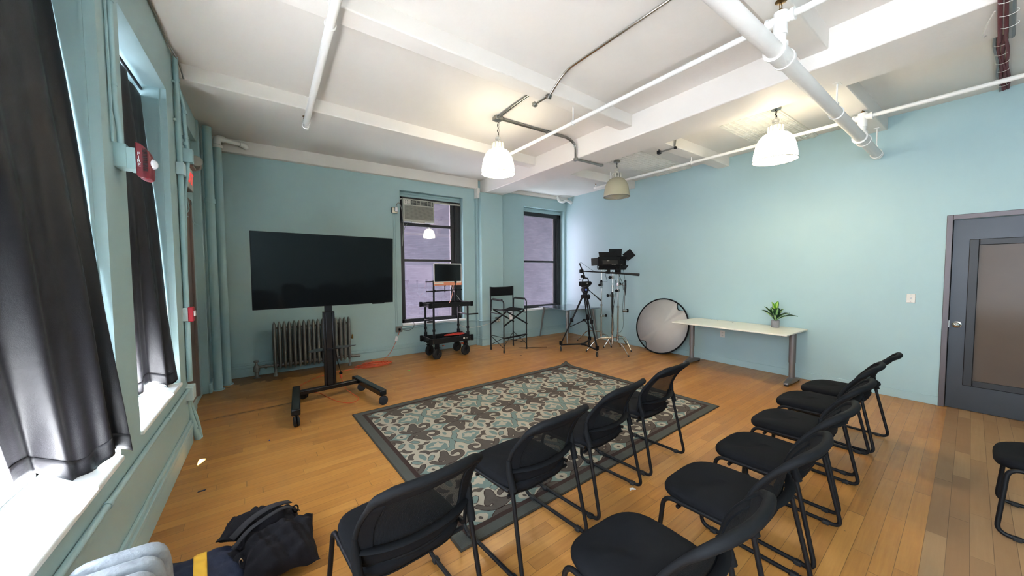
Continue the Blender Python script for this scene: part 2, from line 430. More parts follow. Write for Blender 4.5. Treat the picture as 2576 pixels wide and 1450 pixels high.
# ceiling slabs, girder and cross beams
cm = MB().b2(-1.0, 4.1, FY, 7.1, ZL, ZL + 0.25).b2(4.1, 6.7, FY, 7.1, ZR, ZR + 0.34)
struct(cm.build('ceiling', 'ceil'))
struct(MB().prism([(3.858, FY), (4.47, FY), (4.455, 0.9), (4.40, 2.5), (4.40, 4.6), (4.31, 6.6), (4.31, 6.78), (3.858, 6.78)], 3.30, ZL + 0.02).build('trim_1', 'ceil', bevel=0.012))
struct(MB().prism([(-0.69, 4.56), (3.86, 4.83), (3.86, 5.01), (-0.69, 4.76)], 3.445, ZL + 0.02).build('trim_2', 'ceil', bevel=0.01))
struct(MB().prism([(-0.69, 2.69), (3.86, 2.86), (3.86, 3.04), (-0.69, 2.89)], 3.445, ZL + 0.02).build('trim_3', 'ceil', bevel=0.01))
struct(MB().prism([(-0.69, 0.90), (3.86, 0.95), (3.86, 1.14), (-0.69, 1.08)], 3.425, ZL + 0.02).build('trim_4', 'ceil', bevel=0.01))
struct(MB().prism([(-0.69, -1.1), (3.86, -1.1), (3.86, -0.9), (-0.69, -0.9)], 3.425, ZL + 0.02).build('trim_5', 'ceil', bevel=0.01))
struct(MB().b2(4.38, RX, 4.66, 4.86, 3.35, ZR + 0.02).build('trim_6', 'ceil', bevel=0.01))
struct(MB().b2(4.38, RX, 2.81, 3.00, 3.35, ZR + 0.02).build('trim_7', 'ceil', bevel=0.01))
struct(MB().b2(4.40, RX, 0.98, 1.16, 3.345, ZR + 0.02).build('trim_8', 'ceil', bevel=0.01))
struct(MB().b2(4.40, RX, -1.1, -0.9, 3.345, ZR + 0.02).build('trim_9', 'ceil', bevel=0.01))
struct(MB().b2(-0.66, 3.76, 6.685, 6.79, 3.395, ZL + 0.01).build('trim_10', 'ceil', bevel=0.008))
struct(MB().b2(4.31, RX, 6.69, 6.79, 3.425, ZR + 0.01).build('trim_11', 'ceil', bevel=0.008))
for i, (y0, y1) in enumerate(((1.66, 2.30), (3.46, 4.15))):
    m = MB().b2(4.50, 6.40, y0, y1, ZR - 0.018, ZR + 0.005)
    for a in range(31):
        for b in range(9):
            m.box((4.54 + a * 0.061, y0 + 0.04 + b * (y1 - y0 - 0.06) / 8.3, ZR - 0.02), (0.048, 0.05, 0.012), taper=1.15)
    struct(m.build('trim_%d' % (12 + i), 'tin', flat=True))
# left wall with its deep windows
W0, W1, W2 = (-2.6, 0.7), (1.40, 2.63), (2.965, 4.12)  # first opening is out of view, added for its daylight
SZ, HZ = 0.66, 3.15
wl = MB()
ys = [FY, W0[0], W0[1], W1[0], W1[1], W2[0], W2[1], 4.41]
for a, b in ((0, 1), (2, 3), (4, 5), (6, 7)): wl.b2(-1.02, LX, ys[a], ys[b], 0, ZL)
for w in (W0, W1, W2):
    wl.b2(-1.02, LX, w[0] - 0.001, w[1] + 0.001, 0, SZ - 0.03); wl.b2(-1.02, LX, w[0] - 0.001, w[1] + 0.001, HZ, ZL)
struct(wl.build('wall_left', 'wall_left'))
struct(MB().b2(-1.02, -0.78, 4.405, 6.11, 0, ZL).b2(-1.02, -0.72, 4.405, 6.11, 3.31, ZL).b2(-1.02, -0.70, 6.10, 6.80, 0, ZL).build('wall_left_recess', 'wall_left', bevel=0.006))
for i, w in enumerate((W0, W1, W2)):
    struct(MB().b2(-1.0, LX + 0.014, w[0] + 0.002, w[1] - 0.002, SZ - 0.03, SZ).build('trim_%d' % (15 + i), 'sill', bevel=0.008))
# corner bead line in the pier jamb
struct(MB().box((-0.712, 2.628, 1.9), (0.012, 0.01, 2.48)).box((-0.712, 4.118, 1.9), (0.012, 0.01, 2.48)).build('trim_18', 'wall_left'))
def sash_window(name, x, y0, y1, z0, z1, axis='x', rails=(1.85,), st=0.07, pane_rect=None):
    """double hung window seen in a wall; x is the plane position"""
    w = thing(name, 'window', 'window', (0, 0, 0)); del w['category']; struct(w)
    f = MB(); d = 0.07
    def bb(a0, a1, c0, c1, dep=d, off=0.0):
        if axis == 'x': f.b2(x - dep / 2 + off, x + dep / 2 + off, a0, a1, c0, c1)
        else: f.b2(a0, a1, x - dep / 2 + off, x + dep / 2 + off, c0, c1)
    bb(y0, y0 + st, z0, z1); bb(y1 - st, y1, z0, z1); bb(y0, y1, z0, z0 + st); bb(y0, y1, z1 - st, z1)
    for r in rails: bb(y0 + st * .5, y1 - st * .5, r - 0.024, r + 0.024, 0.05)
    f.build('window_frame', 'frame', w, bevel=0.004)
    p = MB()
    if axis == 'x': p.b2(x - 0.003, x + 0.003, y0 + st, y1 - st, z0 + st, z1 - st)
    else: p.b2(y0 + st, y1 - st, x - 0.003, x + 0.003, z0 + st, z1 - st)
    if pane_rect is None: p.build('pane', 'pane', w)
    return w
sash_window('window_1', -0.955, W1[0], W1[1], SZ, HZ)
sash_window('window_2', -0.955, W2[0], W2[1], SZ, HZ)
sash_window('added_light_window', -0.955, W0[0], W0[1], SZ, HZ)  # unseen window behind the camera, added and widened to bring in daylight
# back wall
bw = MB()
bx = [-1.0, 2.095, 3.432, 5.045, 6.35, 6.62]
for a, b in ((0, 1), (2, 3), (4, 5)): bw.b2(bx[a], bx[b], BY, 7.05, 0, ZL)
bw.b2(bx[1], bx[2], BY, 7.05, 0, 0.56).b2(bx[1], bx[2], BY, 7.05, 3.18, ZL).b2(bx[3], bx[4], BY, 7.05, 0, 0.65).b2(bx[3], bx[4], BY, 7.05, 3.165, ZL)
struct(bw.build('wall_back', 'wall'))
struct(MB().b2(3.757, 4.305, 6.56, BY + 0.01, 0, 3.302).b2(3.715, 3.76, 6.70, BY + 0.01, 0, 3.19).b2(4.30, 4.345, 6.66, BY + 0.01, 0, 3.22).build('trim_19', 'wall', bevel=0.006))
struct(MB().b2(3.70, 3.765, 6.62, 6.76, 3.19, 3.40).build('trim_20', 'ceil'))
struct(MB().b2(bx[1] + .002, bx[2] + 0.03, 6.742, 6.93, 0.56, 0.60).build('trim_21', 'sill', bevel=0.004))
struct(MB().b2(bx[3] + .002, bx[4] + 0.01, 6.742, 6.93, 0.65, 0.69).build('trim_22', 'sill', bevel=0.004))
# right wall and rear wall
struct(MB().b2(RX, 6.65, FY, -0.56, 0, 3.6).b2(RX, 6.65, 0.435, 7.05, 0, 3.6).b2(RX, 6.65, -0.56, 0.435, 2.156, 3.6).build('wall_right', 'wall'))
struct(MB().b2(-1.0, 6.65, FY - 0.2, FY, 0, 3.6).build('wall_rear', 'wall'))
struct(MB().b2(6.63, 6.7, -0.7, 0.6, 0, 2.3).build('wall_right_outside', 'wall'))
# baseboards
def baseprof(axis, at, a0, a1, sgn, h=0.205):
    m = MB()
    for z0, z1, t in ((0, h * 0.62, 0.022), (h * 0.62, h * 0.70, 0.016), (h * 0.70, h * 0.86, 0.030), (h * 0.86, h, 0.017)):
        if axis == 'y': m.b2(a0, a1, min(at, at + sgn * t), max(at, at + sgn * t), z0, z1)
        else: m.b2(min(at, at + sgn * t), max(at, at + sgn * t), a0, a1, z0, z1)
    return m
m = baseprof('y', BY, -0.70, 3.72, -1)
m2 = baseprof('y', BY, 4.34, RX, -1); m3 = baseprof('y', 6.56, 3.735, 4.327, -1)
m4 = baseprof('x', 3.757, 6.54, 6.70, -1); m5 = baseprof('x', 4.305, 6.54, 6.66, 1); m6 = baseprof('y', 6.70, 3.69, 3.757, -1)
for q in (m2, m3, m4, m5, m6): m.add(q.v, q.f)
struct(m.build('baseboard_back', 'base', bevel=0.003))
struct(baseprof('x', LX, FY, 4.41, 1, 0.22).build('baseboard_left', 'base', bevel=0.004))
struct(MB().b2(RX - 0.014, RX, 0.477, BY - 0.03, 0, 0.105).b2(RX - 0.014, RX, FY, -0.62, 0, 0.105).build('baseboard_right', 'base', bevel=0.004))
# rough plinth at the foot of the recessed corner
m = MB()
for (y0, y1, x) in ((4.41, 4.95, -0.715), (4.95, 5.5, -0.75), (5.5, 6.1, -0.77)):
    m.b2(-0.79, x, y0, y1, 0, 0.14)
m.b2(-0.71, -0.675, 6.08, 6.74, 0, 0.13)
struct(m.build('baseboard_recess', 'wall_left', bevel=0.01))

# back windows -------------------------------------------------------------
def back_window(name, x0, x1, z0, z1, rails, head, pane_z):
    w = thing(name, '', '', (0, 0, 0)); del w['category']; del w['label']; struct(w)
    f = MB()
    f.b2(x0, x0 + 0.09, 6.90, 7.0, z0, z1).b2(x1 - 0.13, x1, 6.90, 7.0, z0, z1 - 0.01).b2(x0, x1, 6.90, 7.0, z0, z0 + 0.07).b2(x0, x1, 6.90, 7.0, head, z1 - 0.09)
    f.b2(x1 - 0.22, x1 - 0.125, 6.935, 6.985, z0, head + 0.02).b2(x0 + 0.02, x0 + 0.12, 6.935, 6.985, z0, head + 0.02)
    f.b2(x1 - 0.10, x1 - 0.075, 6.885, 6.92, z0, z1 - 0.1)
    for r, t in rails: f.b2(x0 + 0.05, x1 - 0.13, 6.925, 6.99, r - t / 2, r + t / 2)
    f.build('window_frame', 'frame', w, bevel=0.004)
    MB().b2(x0 + 0.003, x1 - 0.003, 6.895, 7.0, z1 - 0.09, z1).b2(x0 + 0.003, x1 - 0.003, 6.88, 6.90, z1 - 0.045, z1 - 0.02).build('window_head', 'wall', w, bevel=0.004)
    for a, b in pane_z: MB().b2(x0 + 0.08, x1 - 0.2, 6.955, 6.961, a, b).build('pane', 'pane', w)
    return w
w4 = back_window('window_4', 2.097, 3.43, 0.60, 3.178, ((2.555, 0.055), (1.845, 0.05)), 3.03, ((0.66, 1.83), (1.86, 2.53)))
MB().b2(2.80, 3.25, 6.955, 6.961, 2.58, 3.04).build('pane', 'pane', w4)
MB().b2(2.11, 3.42, 6.875, 6.90, 3.02, 3.05).build('window_stop', 'ac', w4)
back_window('window_5', 5.047, 6.348, 0.69, 3.163, ((1.855, 0.05),), 2.975, ((0.75, 1.84), (1.87, 2.98)))
# neighbouring brick wall across the light shaft
struct(MB().b2(-8, 24, 13.4, 13.7, -6, 36.0).build('wall_outside', 'brick'))
struct(MB().b2(-1.02, 6.65, FY - 0.2, 7.05, 3.86, 40.0).b2(6.7, 18, FY - 0.2, 7.05, -4, 40.0).build('wall_sun_blocker', 'brick'))  # unseen blocks above and beside the room, added to shade the brick wall

# doors ----------------------------------------------------------------
d = thing('door_1', '', '', (6.43, -0.06, 0)); del d['category']; del d['label']; struct(d)
fr = MB().b2(RX - 0.022, RX + 0.10, 0.432, 0.478, 0, 2.212).b2(RX - 0.022, RX + 0.10, -0.60, -0.554, 0, 2.212).b2(RX - 0.022, RX + 0.10, -0.554, 0.432, 2.158, 2.212)
fr.build('door_frame', 'jamb', d, bevel=0.004, world=True)
sl = MB(); X0, X1 = RX + 0.012, RX + 0.056
sl.b2(X0, X1, 0.31, 0.427, 0.006, 2.152).b2(X0, X1, -0.55, -0.43, 0.006, 2.152).b2(X0, X1, -0.43, 0.31, 1.922, 2.152).b2(X0, X1, -0.43, 0.31, 0.006, 0.292)
sl.build('door_panel', 'darksteel', d, world=True)
gl = MB(); X0 = RX - 0.004
gl.b2(X0, RX + 0.02, 0.245, 0.312, 0.285, 1.928).b2(X0, RX + 0.02, -0.44, -0.373, 0.285, 1.928).b2(X0, RX + 0.02, -0.373, 0.245, 1.862, 1.928).b2(X0, RX + 0.02, -0.373, 0.245, 0.285, 0.352)
gl.build('glazing_frame', 'frame', d, bevel=0.006, world=True)
MB().b2(RX + 0.014, RX + 0.02, -0.375, 0.247, 0.35, 1.865).build('door_glass', 'door_glass', d, world=True)
kb = MB().lathe([(0.001, 0), (0.036, 0.0), (0.036, 0.008), (0.014, 0.014), (0.013, 0.035), (0.026, 0.045), (0.029, 0.06), (0.024, 0.072), (0.010, 0.078), (0.009, 0.074), (0.001, 0.074)], (0, 0, 0), 28, 'x')
kb.v = [(RX + 0.012 - p[0], 0.372 + p[1], 0.968 + p[2]) for p in kb.v]
kb.build('door_knob', 'chrome', d, world=True)
MB().b2(RX + 0.006, RX + 0.02, 0.425, 0.437, 0.93, 1.01).build('latch_plate', 'steel', d, world=True)
d2 = thing('door_2', '', '', (-0.76, 5.2, 0)); del d2['category']; del d2['label']; struct(d2)
MB().b2(-0.785, -0.745, 4.80, 5.55, 0.145, 2.42).build('door_panel', 'brown_door', d2, bevel=0.004, world=True)
MB().b2(-0.785, -0.725, 5.50, 5.57, 0.145, 2.46).b2(-0.785, -0.725, 4.72, 4.80, 0.145, 2.46).b2(-0.785, -0.725, 4.72, 5.57, 2.40, 2.46).build('door_frame', 'brown_door', d2, bevel=0.004, world=True)
# ------------------------------------------------------------------ chairs
def superring(w, d, z, cx, cy, n=36, e=4.0, front=0.0):
    out = []
    for k in range(n):
        a = 2 * PI * k / n; c, s_ = math.cos(a), math.sin(a)
        x = math.copysign(abs(c) ** (2 / e), c) * w / 2; y = math.copysign(abs(s_) ** (2 / e), s_) * d / 2
        t = max(0.0, y / (d / 2))
        out.append((cx + x * (1 - 0.10 * t * t), cy + y, z - front * t ** 3))
    return out
def make_chair():
    t = thing('stacking_chair', '', 'chair')
    # seat pad with a waterfall front
    rings = []
    for f, z in ((0.80, 0.402), (0.955, 0.408), (0.995, 0.424), (1.0, 0.442), (0.975, 0.457), (0.90, 0.466), (0.6, 0.470), (0.2, 0.469)):
        rings.append(superring(0.475 * f, 0.475 * f, z, 0, 0.335, front=0.022))
    MB().loft(rings).build('seat', 'black_fabric', t, angle=80)
    sh = []
    for f, z in ((0.45, 0.372), (0.80, 0.378), (0.96, 0.398), (0.96, 0.404)): sh.append(superring(0.465 * f, 0.45 * f, z, 0, 0.325, front=0.015))
    MB().loft(sh).build('seat_shell', 'black_plastic', t, angle=80)
    # one bent steel tube on each side
    for s_ in (-1, 1):
        pts = [(s_ * 0.232, 0.14, 0.425), (s_ * 0.232, 0.515, 0.408), (s_ * 0.262, 0.545, 0.014), (s_ * 0.262, 0.0, 0.014), (s_ * 0.244, 0.112, 0.52)]
        MB().tube(pts, 0.0115, 10, fillet=0.055).build('leg', 'black_metal', t)
        for y in (0.075, 0.47): MB().box((s_ * 0.262, y, 0.012), (0.034, 0.035, 0.024)).build('glide', 'rubber', t, bevel=0.006)
    MB().tube([(-0.235, 0.15, 0.392), (0.235, 0.15, 0.392)], 0.010, 8).build('cross_bar', 'black_metal', t)
    MB().tube([(-0.235, 0.44, 0.385), (0.235, 0.44, 0.385)], 0.010, 8).build('cross_bar', 'black_metal', t)
    # backrest: a dished frame that flares backwards at the top
    def hw(w):
        base = 0.226 + 0.022 * math.sin(PI * min(1, w / 0.8))
        if w > 0.80: q = (w - 0.80) / 0.20; base *= (1 - 0.15 * q ** 3)
        if w < 0.12: q = (0.12 - w) / 0.12; base *= (1 - 0.12 * q * q)
        return base
    def bp(u, w, off=0.0):
        z = 0.455 + 0.375 * w
        y = 0.100 - 0.075 * w - 0.105 * (max(0, w - 0.42) / 0.58) ** 1.7
        y += 0.055 * u * u * (1 - 0.35 * w)
        return (u * hw(w), y + off, z + 0.012 * (1 - u * u) * (1 if w > 0.8 else 0) * (w - 0.8) * 5)
    path = [(-1, w) for w in [0.04 + i * 0.06 for i in range(16)]] + [(u, 1.0) for u in (-0.85, -0.65, -0.4, -0.15, 0.15, 0.4, 0.65, 0.85)] + [(1, w) for w in [0.94 - i * 0.06 for i in range(16)]] + [(u, 0.0) for u in (0.8, 0.5, 0.2, -0.2, -0.5, -0.8)]
    pts = [bp(u, w) for u, w in path]
    rs = [0.0105 + 0.0085 * (max(0, w - 0.75) / 0.25) for u, w in path]
    MB().tube(pts, rs, 10, closed=True).build('back_frame', 'black_plastic', t, angle=80)
    def ring(u, w): return bp(u * 0.985, 0.02 + w * 0.965)
    m = MB()
    def border(i, j):
        return ring(i, j)
    nb = 25
    for (u0, u1, w0, w1) in ((-1, 1, 0.84, 1.0), (-1, -0.78, 0.18, 0.84), (0.78, 1, 0.18, 0.84), (-1, 1, 0.0, 0.18)):
        m.grid(lambda a, c, u0=u0, u1=u1, w0=w0, w1=w1: ring(u0 + (u1 - u0) * a, w0 + (w1 - w0) * c), 21, 9)
    m.build('back_band', 'black_fabric', t, solid=0.012, angle=80)
    MB().grid(lambda a, c: ring(-0.81 + 1.62 * a, 0.17 + 0.70 * c), 25, 17).build('back_mesh', 'mesh', t, angle=80)
    # lumbar bar standing off the back
    lp = [bp(u, 0.24, -0.030 + 0.030 * abs(u) ** 4) for u in [-0.98 + i * 0.098 for i in range(21)]]
    MB().tube(lp, 0.021, 8, flat=0.42).build('lumbar_bar', 'black_plastic', t, angle=80)
    for s_ in (-1, 1):
        MB().tube([(s_ * 0.247, 0.088, 0.455), (s_ * 0.250, 0.118, 0.545), bp(s_ * 1.02, 0.42)], [0.019, 0.018, 0.012], 10).build('back_bracket', 'black_plastic', t, angle=80)
    return t
chair_specs = [
    (0.49, 1.27, 6, 'black mesh-back stacking chair nearest the bottom edge, first in the row along the rug', 'r1'),
    (1.255, 1.38, 6, 'black mesh-back chair, second from the left in the row along the rug', 'r1'),
    (1.925, 1.475, 7, 'black mesh-back chair, third from the left in the row along the rug', 'r1'),
    (2.62, 1.555, 4, 'black mesh-back chair on the rug at the far right end of the front row', 'r1'),
    (1.20, 0.50, 1, 'black padded chair at the bottom edge, nearest of the back row', 'r2'),
    (1.94, 0.525, 2, 'black padded chair, second nearest in the back row', 'r2'),
    (2.575, 0.555, 1, 'black padded chair, third nearest in the back row', 'r2'),
    (3.24, 0.60, 1, 'black padded chair, fourth nearest in the back row', 'r2'),
    (3.91, 0.655, 2, 'black padded chair, fifth in the back row, next to the last one by the wall', 'r2'),
    (4.50, 0.642, -1, 'black padded chair at the far end of the back row nearest the right wall', 'r2'),
    (3.83, -0.52, 1, 'black chair cut off at the right edge of the picture, alone behind the rows', 'r3'),
]
c0 = make_chair()
for i, (x, y, rz, lab, g) in enumerate(chair_specs):
    c = c0 if i == 0 else copy_tree(c0)
    c.location = (x, y, 0.0105 if i < 4 else 0.0); c.rotation_euler = (0, 0, math.radians(rz))
    c['label'] = lab; c['category'] = 'chair'; c['group'] = 'black stacking chairs set out in rows'

# ------------------------------------------------------------------ rug
RC, RW, RD, RR = Vector((2.51, 3.075)), 3.46, 2.46, math.radians(3.1)
rug = thing('area_rug', 'large scroll patterned rug in sage, cream and taupe on the wood floor', 'rug', (RC.x, RC.y, 0), RR)
def rug_z(x, y):
    dx = max(0, x - (RW / 2 - 0.14)); dy = max(0, y - (RD / 2 - 0.14)); return min(dx, dy) * 0.35
MB().grid(lambda a, b: ((a - .5) * RW, (b - .5) * RD, 0.004 + rug_z((a - .5) * RW, (b - .5) * RD)), 50, 36).build('backing', 'rug_edge', rug, solid=0.007)
def frame_band(m, inset0, inset1, z, n=40):
    x0, y0, x1, y1 = RW / 2 - inset0, RD / 2 - inset0, RW / 2 - inset1, RD / 2 - inset1
    for sx, sy in ((1, 1), (-1, -1)):
        for i in range(n):
            t0, t1 = i / n, (i + 1) / n
            P = []
            for (X, Y), t in (((x0, y0), t0), ((x0, y0), t1), ((x1, y1), t1), ((x1, y1), t0)):
                P.append((sx * X, sy * (2 * t - 1) * Y))
            m.add([(p[0], p[1], z + rug_z(*p)) for p in P], [(0, 1, 2, 3)])
            P = []
            for (X, Y), t in (((x0, y0), t0), ((x0, y0), t1), ((x1, y1), t1), ((x1, y1), t0)):
                P.append((sx * (2 * t - 1) * X, sy * Y))
            m.add([(p[0], p[1], z + rug_z(*p)) for p in P], [(0, 1, 2, 3)])
    return m
frame_band(MB(), 0.012, 0.085, 0.0082).build('outer_border', 'rug_grey', rug)
frame_band(MB(), 0.085, 0.122, 0.0084).build('inner_border', 'rug_brown', rug)
FX, FYY = RW / 2 - 0.122, RD / 2 - 0.122
MB().grid(lambda a, b: ((a - .5) * 2 * FX, (b - .5) * 2 * FYY, 0.0080), 2, 2).build('field', 'rug_cream', rug)
Z0 = 0.0080
# quadrant motif measured from the rug, in units of half a repeat (cross at 0,0 - flower node at -1,0)
ZR_ = Vector((1480, 700)); NN = Vector((715, 970)); DD = Vector((1155, 455)); D1 = Vector((430, 665))
def z2uv(x, y):
    # inverse bilinear of the quadrant N, C0, d2, d1
    u, v = 0.5, 0.5
    for _ in range(12):
        P = ZR_ * (1 - u) * (1 - v) + NN * u * (1 - v) + DD * (1 - u) * v + D1 * u * v
        du = (NN - ZR_) * (1 - v) + (D1 - DD) * v; dv = (DD - ZR_) * (1 - u) + (D1 - NN) * u
        e = Vector((x, y)) - P; det = du.x * dv.y - du.y * dv.x
        u += (e.x * dv.y - e.y * dv.x) / det; v += (du.x * e.y - du.y * e.x) / det
    return (u, v)
scroll = [(550,735),(575,680),(620,630),(690,590),(780,565),(880,548),(980,535),(1080,525),(1150,532),(1200,550),(1215,580),(1185,610),(1130,630),(1060,642),(990,635),(985,615),(1040,612),(1110,598),(1130,575),(1100,555),(1040,552),(980,572),(930,605),(925,635),(960,660),(1010,680),(1025,705),(1005,730),(960,738),(900,730),(860,718),(820,708),(750,700),(690,690),(675,675),(700,655),(760,650),(775,638),(740,628),(700,640),(660,665),(645,700),(625,740),(600,740),(570,752)]
bean = [(655,748),(720,752),(785,760),(792,780),(765,797),(700,800),(635,790),(590,775),(640,765)]
petal = [(575,810),(600,803),(650,810),(690,840),(708,875),(700,905),(665,918),(620,905),(580,870)]
wing = [(1010,750),(960,765),(905,765),(880,805),(845,825),(755,825),(775,845),(780,880),(760,910),(735,935),(790,925),(840,900),(860,870),(845,835),(900,820),(960,795)]
cleaf = [(1262,568),(1310,560),(1355,578),(1362,605),(1325,622),(1280,608)]
armL = [(1480,700),(1440,672),(1400,665),(1290,660),(1190,635),(1120,655),(1055,665),(1070,712),(1120,705),(1185,685),(1270,712),(1370,722),(1430,730)]
armU = [(1480,700),(1440,672),(1455,610),(1460,560),(1440,545),(1500,535),(1545,512),(1612,537),(1550,560),(1525,575),(1535,610),(1520,655),(1500,690)]
med = [(875,920),(930,890),(905,845),(960,820),(1020,780),(1100,770),(1170,745),(1230,765),(1330,775),(1350,830),(1335,880),(1250,900),(1180,925),(1080,905),(990,925)]
medin = [(960,890),(1010,850),(1060,850),(1080,800),(1110,800),(1140,768),(1170,762),(1180,790),(1250,785),(1290,770),(1240,820),(1210,830),(1205,860),(1150,865),(1120,855),(1050,880),(1000,885)]
diam = [(850,545),(960,500),(1030,440),(1070,405),(1200,390),(1340,370),(1440,365),(1360,400),(1300,450),(1260,495),(1150,515),(1000,530)]
diamin = [(1030,487),(1090,420),(1290,410),(1220,490)]
diamdot = [(1115,455),(1155,438),(1198,455),(1155,472)]
def quad_(P): return [z2uv(*p) for p in P]
def mirror(P, sx, sy): return [(sx * a, sy * b) for a, b in P]
def smooth(P):
    out = []
    for i in range(len(P)):
        a, b = Vector(P[i]), Vector(P[(i + 1) % len(P)])
        out += [a * 0.75 + b * 0.25, a * 0.25 + b * 0.75]
    return out
def clip(P, X, Y):
    for ax, lim, sg in ((0, X, 1), (0, -X, -1), (1, Y, 1), (1, -Y, -1)):
        out = []
        for i in range(len(P)):
            a, b = P[i - 1], P[i]; ia, ib = a[ax] * sg <= lim * sg, b[ax] * sg <= lim * sg
            if ia != ib:
                t = (lim - a[ax]) / (b[ax] - a[ax]); out.append((a[0] + (b[0] - a[0]) * t, a[1] + (b[1] - a[1]) * t))
            if ib: out.append(b)
        P = out
        if len(P) < 3: return []
    return P
layers = {'rug_brown': MB(), 'rug_sage': MB(), 'rug_taupe': MB(), 'rug_cream': MB()}
PX, PY = 0.3705, 0.353
Ox, Oy = -1.128 + 0.0, -0.004
rot_ = Matrix.Rotation(-RR, 2)
c_local = rot_ @ (Vector((1.390, 3.005)) - RC)   # a cross of the pattern in rug space
ZO = [0]
def put(P, cx, cy, mat, z, outline=0.0, sm=True):
    Q = [(cx - p[0] * PX, cy + p[1] * PY) for p in (smooth(P) if sm else P)]
    A = sum(Q[i][0] * Q[(i + 1) % len(Q)][1] - Q[(i + 1) % len(Q)][0] * Q[i][1] for i in range(len(Q)))
    if A < 0: Q = Q[::-1]
    if outline > 0:
        n = len(Q); off = []
        for i in range(n):
            a, b, c = Vector(Q[i - 1]), Vector(Q[i]), Vector(Q[(i + 1) % n])
            d1 = (b - a); d2 = (c - b)
            if d1.length < 1e-6 or d2.length < 1e-6: off.append(b); continue
            nn = (Vector((d1.y, -d1.x)).normalized() + Vector((d2.y, -d2.x)).normalized())
            nn = nn.normalized() if nn.length > 1e-4 else Vector((d1.y, -d1.x)).normalized()
            off.append(b + nn * outline)
        for i in range(n):
            A0, A1 = Q[i], Q[(i + 1) % n]
            if (abs(A0[0] - cx) < 1e-4 and abs(A1[0] - cx) < 1e-4) or (abs(A0[1] - cy) < 1e-4 and abs(A1[1] - cy) < 1e-4): continue
            quadp = clip([tuple(Q[i]), tuple(off[i]), tuple(off[(i + 1) % n]), tuple(Q[(i + 1) % n])], FX, FYY)
            if len(quadp) >= 3: layers['rug_brown'].add([(p[0], p[1], z + 0.0001) for p in quadp], [tuple(range(len(quadp)))])
    Q = clip(Q, FX, FYY)
    if len(Q) >= 3: layers[mat].add([(p[0], p[1], z) for p in Q], [tuple(range(len(Q)))])
def qclip(P):
    for ax, lim, sg in ((0, 0.0, -1), (1, 0.0, -1), (0, 1.0, 1), (1, 1.0, 1)):
        out = []
        for i in range(len(P)):
            a, b = P[i - 1], P[i]; ia, ib = a[ax] * sg <= lim * sg, b[ax] * sg <= lim * sg
            if ia != ib:
                t = (lim - a[ax]) / (b[ax] - a[ax]); out.append((a[0] + (b[0] - a[0]) * t, a[1] + (b[1] - a[1]) * t))
            if ib: out.append(b)
        P = out
    return P
quads = {n: quad_(p) for n, p in dict(scroll=scroll, bean=bean, petal=petal, wing=wing, cleaf=cleaf, armL=armL, armU=armU, med=med, medin=medin, diam=diam, diamin=diamin, diamdot=diamdot).items()}
quads['armL'] = qclip(quads['armL']); quads['armU'] = qclip(quads['armU'])
for i in range(-3, 5):
    for j in range(-3, 4):
        cx, cy = c_local.x + i * 2 * PX, c_local.y + j * 2 * PY
        if abs(cx) > FX + 0.8 or abs(cy) > FYY + 0.8: continue
        for sx in (-1, 1):
            for sy in (-1, 1):
                q = lambda n: mirror(quads[n], sx, sy)
                put(q('scroll'), cx, cy, 'rug_taupe', Z0 + .0006, 0.006)
                put(q('bean'), cx, cy, 'rug_sage', Z0 + .0008, 0.005)
                if sx == 1: put(q('petal'), cx, cy, 'rug_sage', Z0 + .0006)
                put(q('wing'), cx, cy, 'rug_taupe', Z0 + .0005, 0.004)
                if sx == 1: put(q('cleaf'), cx, cy, 'rug_sage', Z0 + .0006)
                put(q('armL'), cx, cy, 'rug_sage', Z0 + .0004, 0.004, False)
                put(q('armU'), cx, cy, 'rug_sage', Z0 + .00045, 0.004, False)
            put(mirror(quads['med'], sx, 1), cx, cy, 'rug_sage', Z0 + .0003)
            put(mirror(quads['medin'], sx, 1), cx, cy, 'rug_cream', Z0 + .0005)
        for dx in (0, 1):
            dm = [(a - dx, b) for a, b in quads['diam']]
            for nm, mt, z in (('diam', 'rug_sage', .0002), ('diamin', 'rug_cream', .0004), ('diamdot', 'rug_taupe', .0006)):
                put([(a + dx, b) for a, b in quads[nm]], cx, cy, mt, Z0 + z, 0, nm != 'diam')
names = {'rug_brown': 'outline_pattern', 'rug_sage': 'sage_pattern', 'rug_taupe': 'taupe_pattern', 'rug_cream': 'cream_pattern'}
for mt, mb in layers.items(): mb.build(names[mt], mt, rug, flat=True)

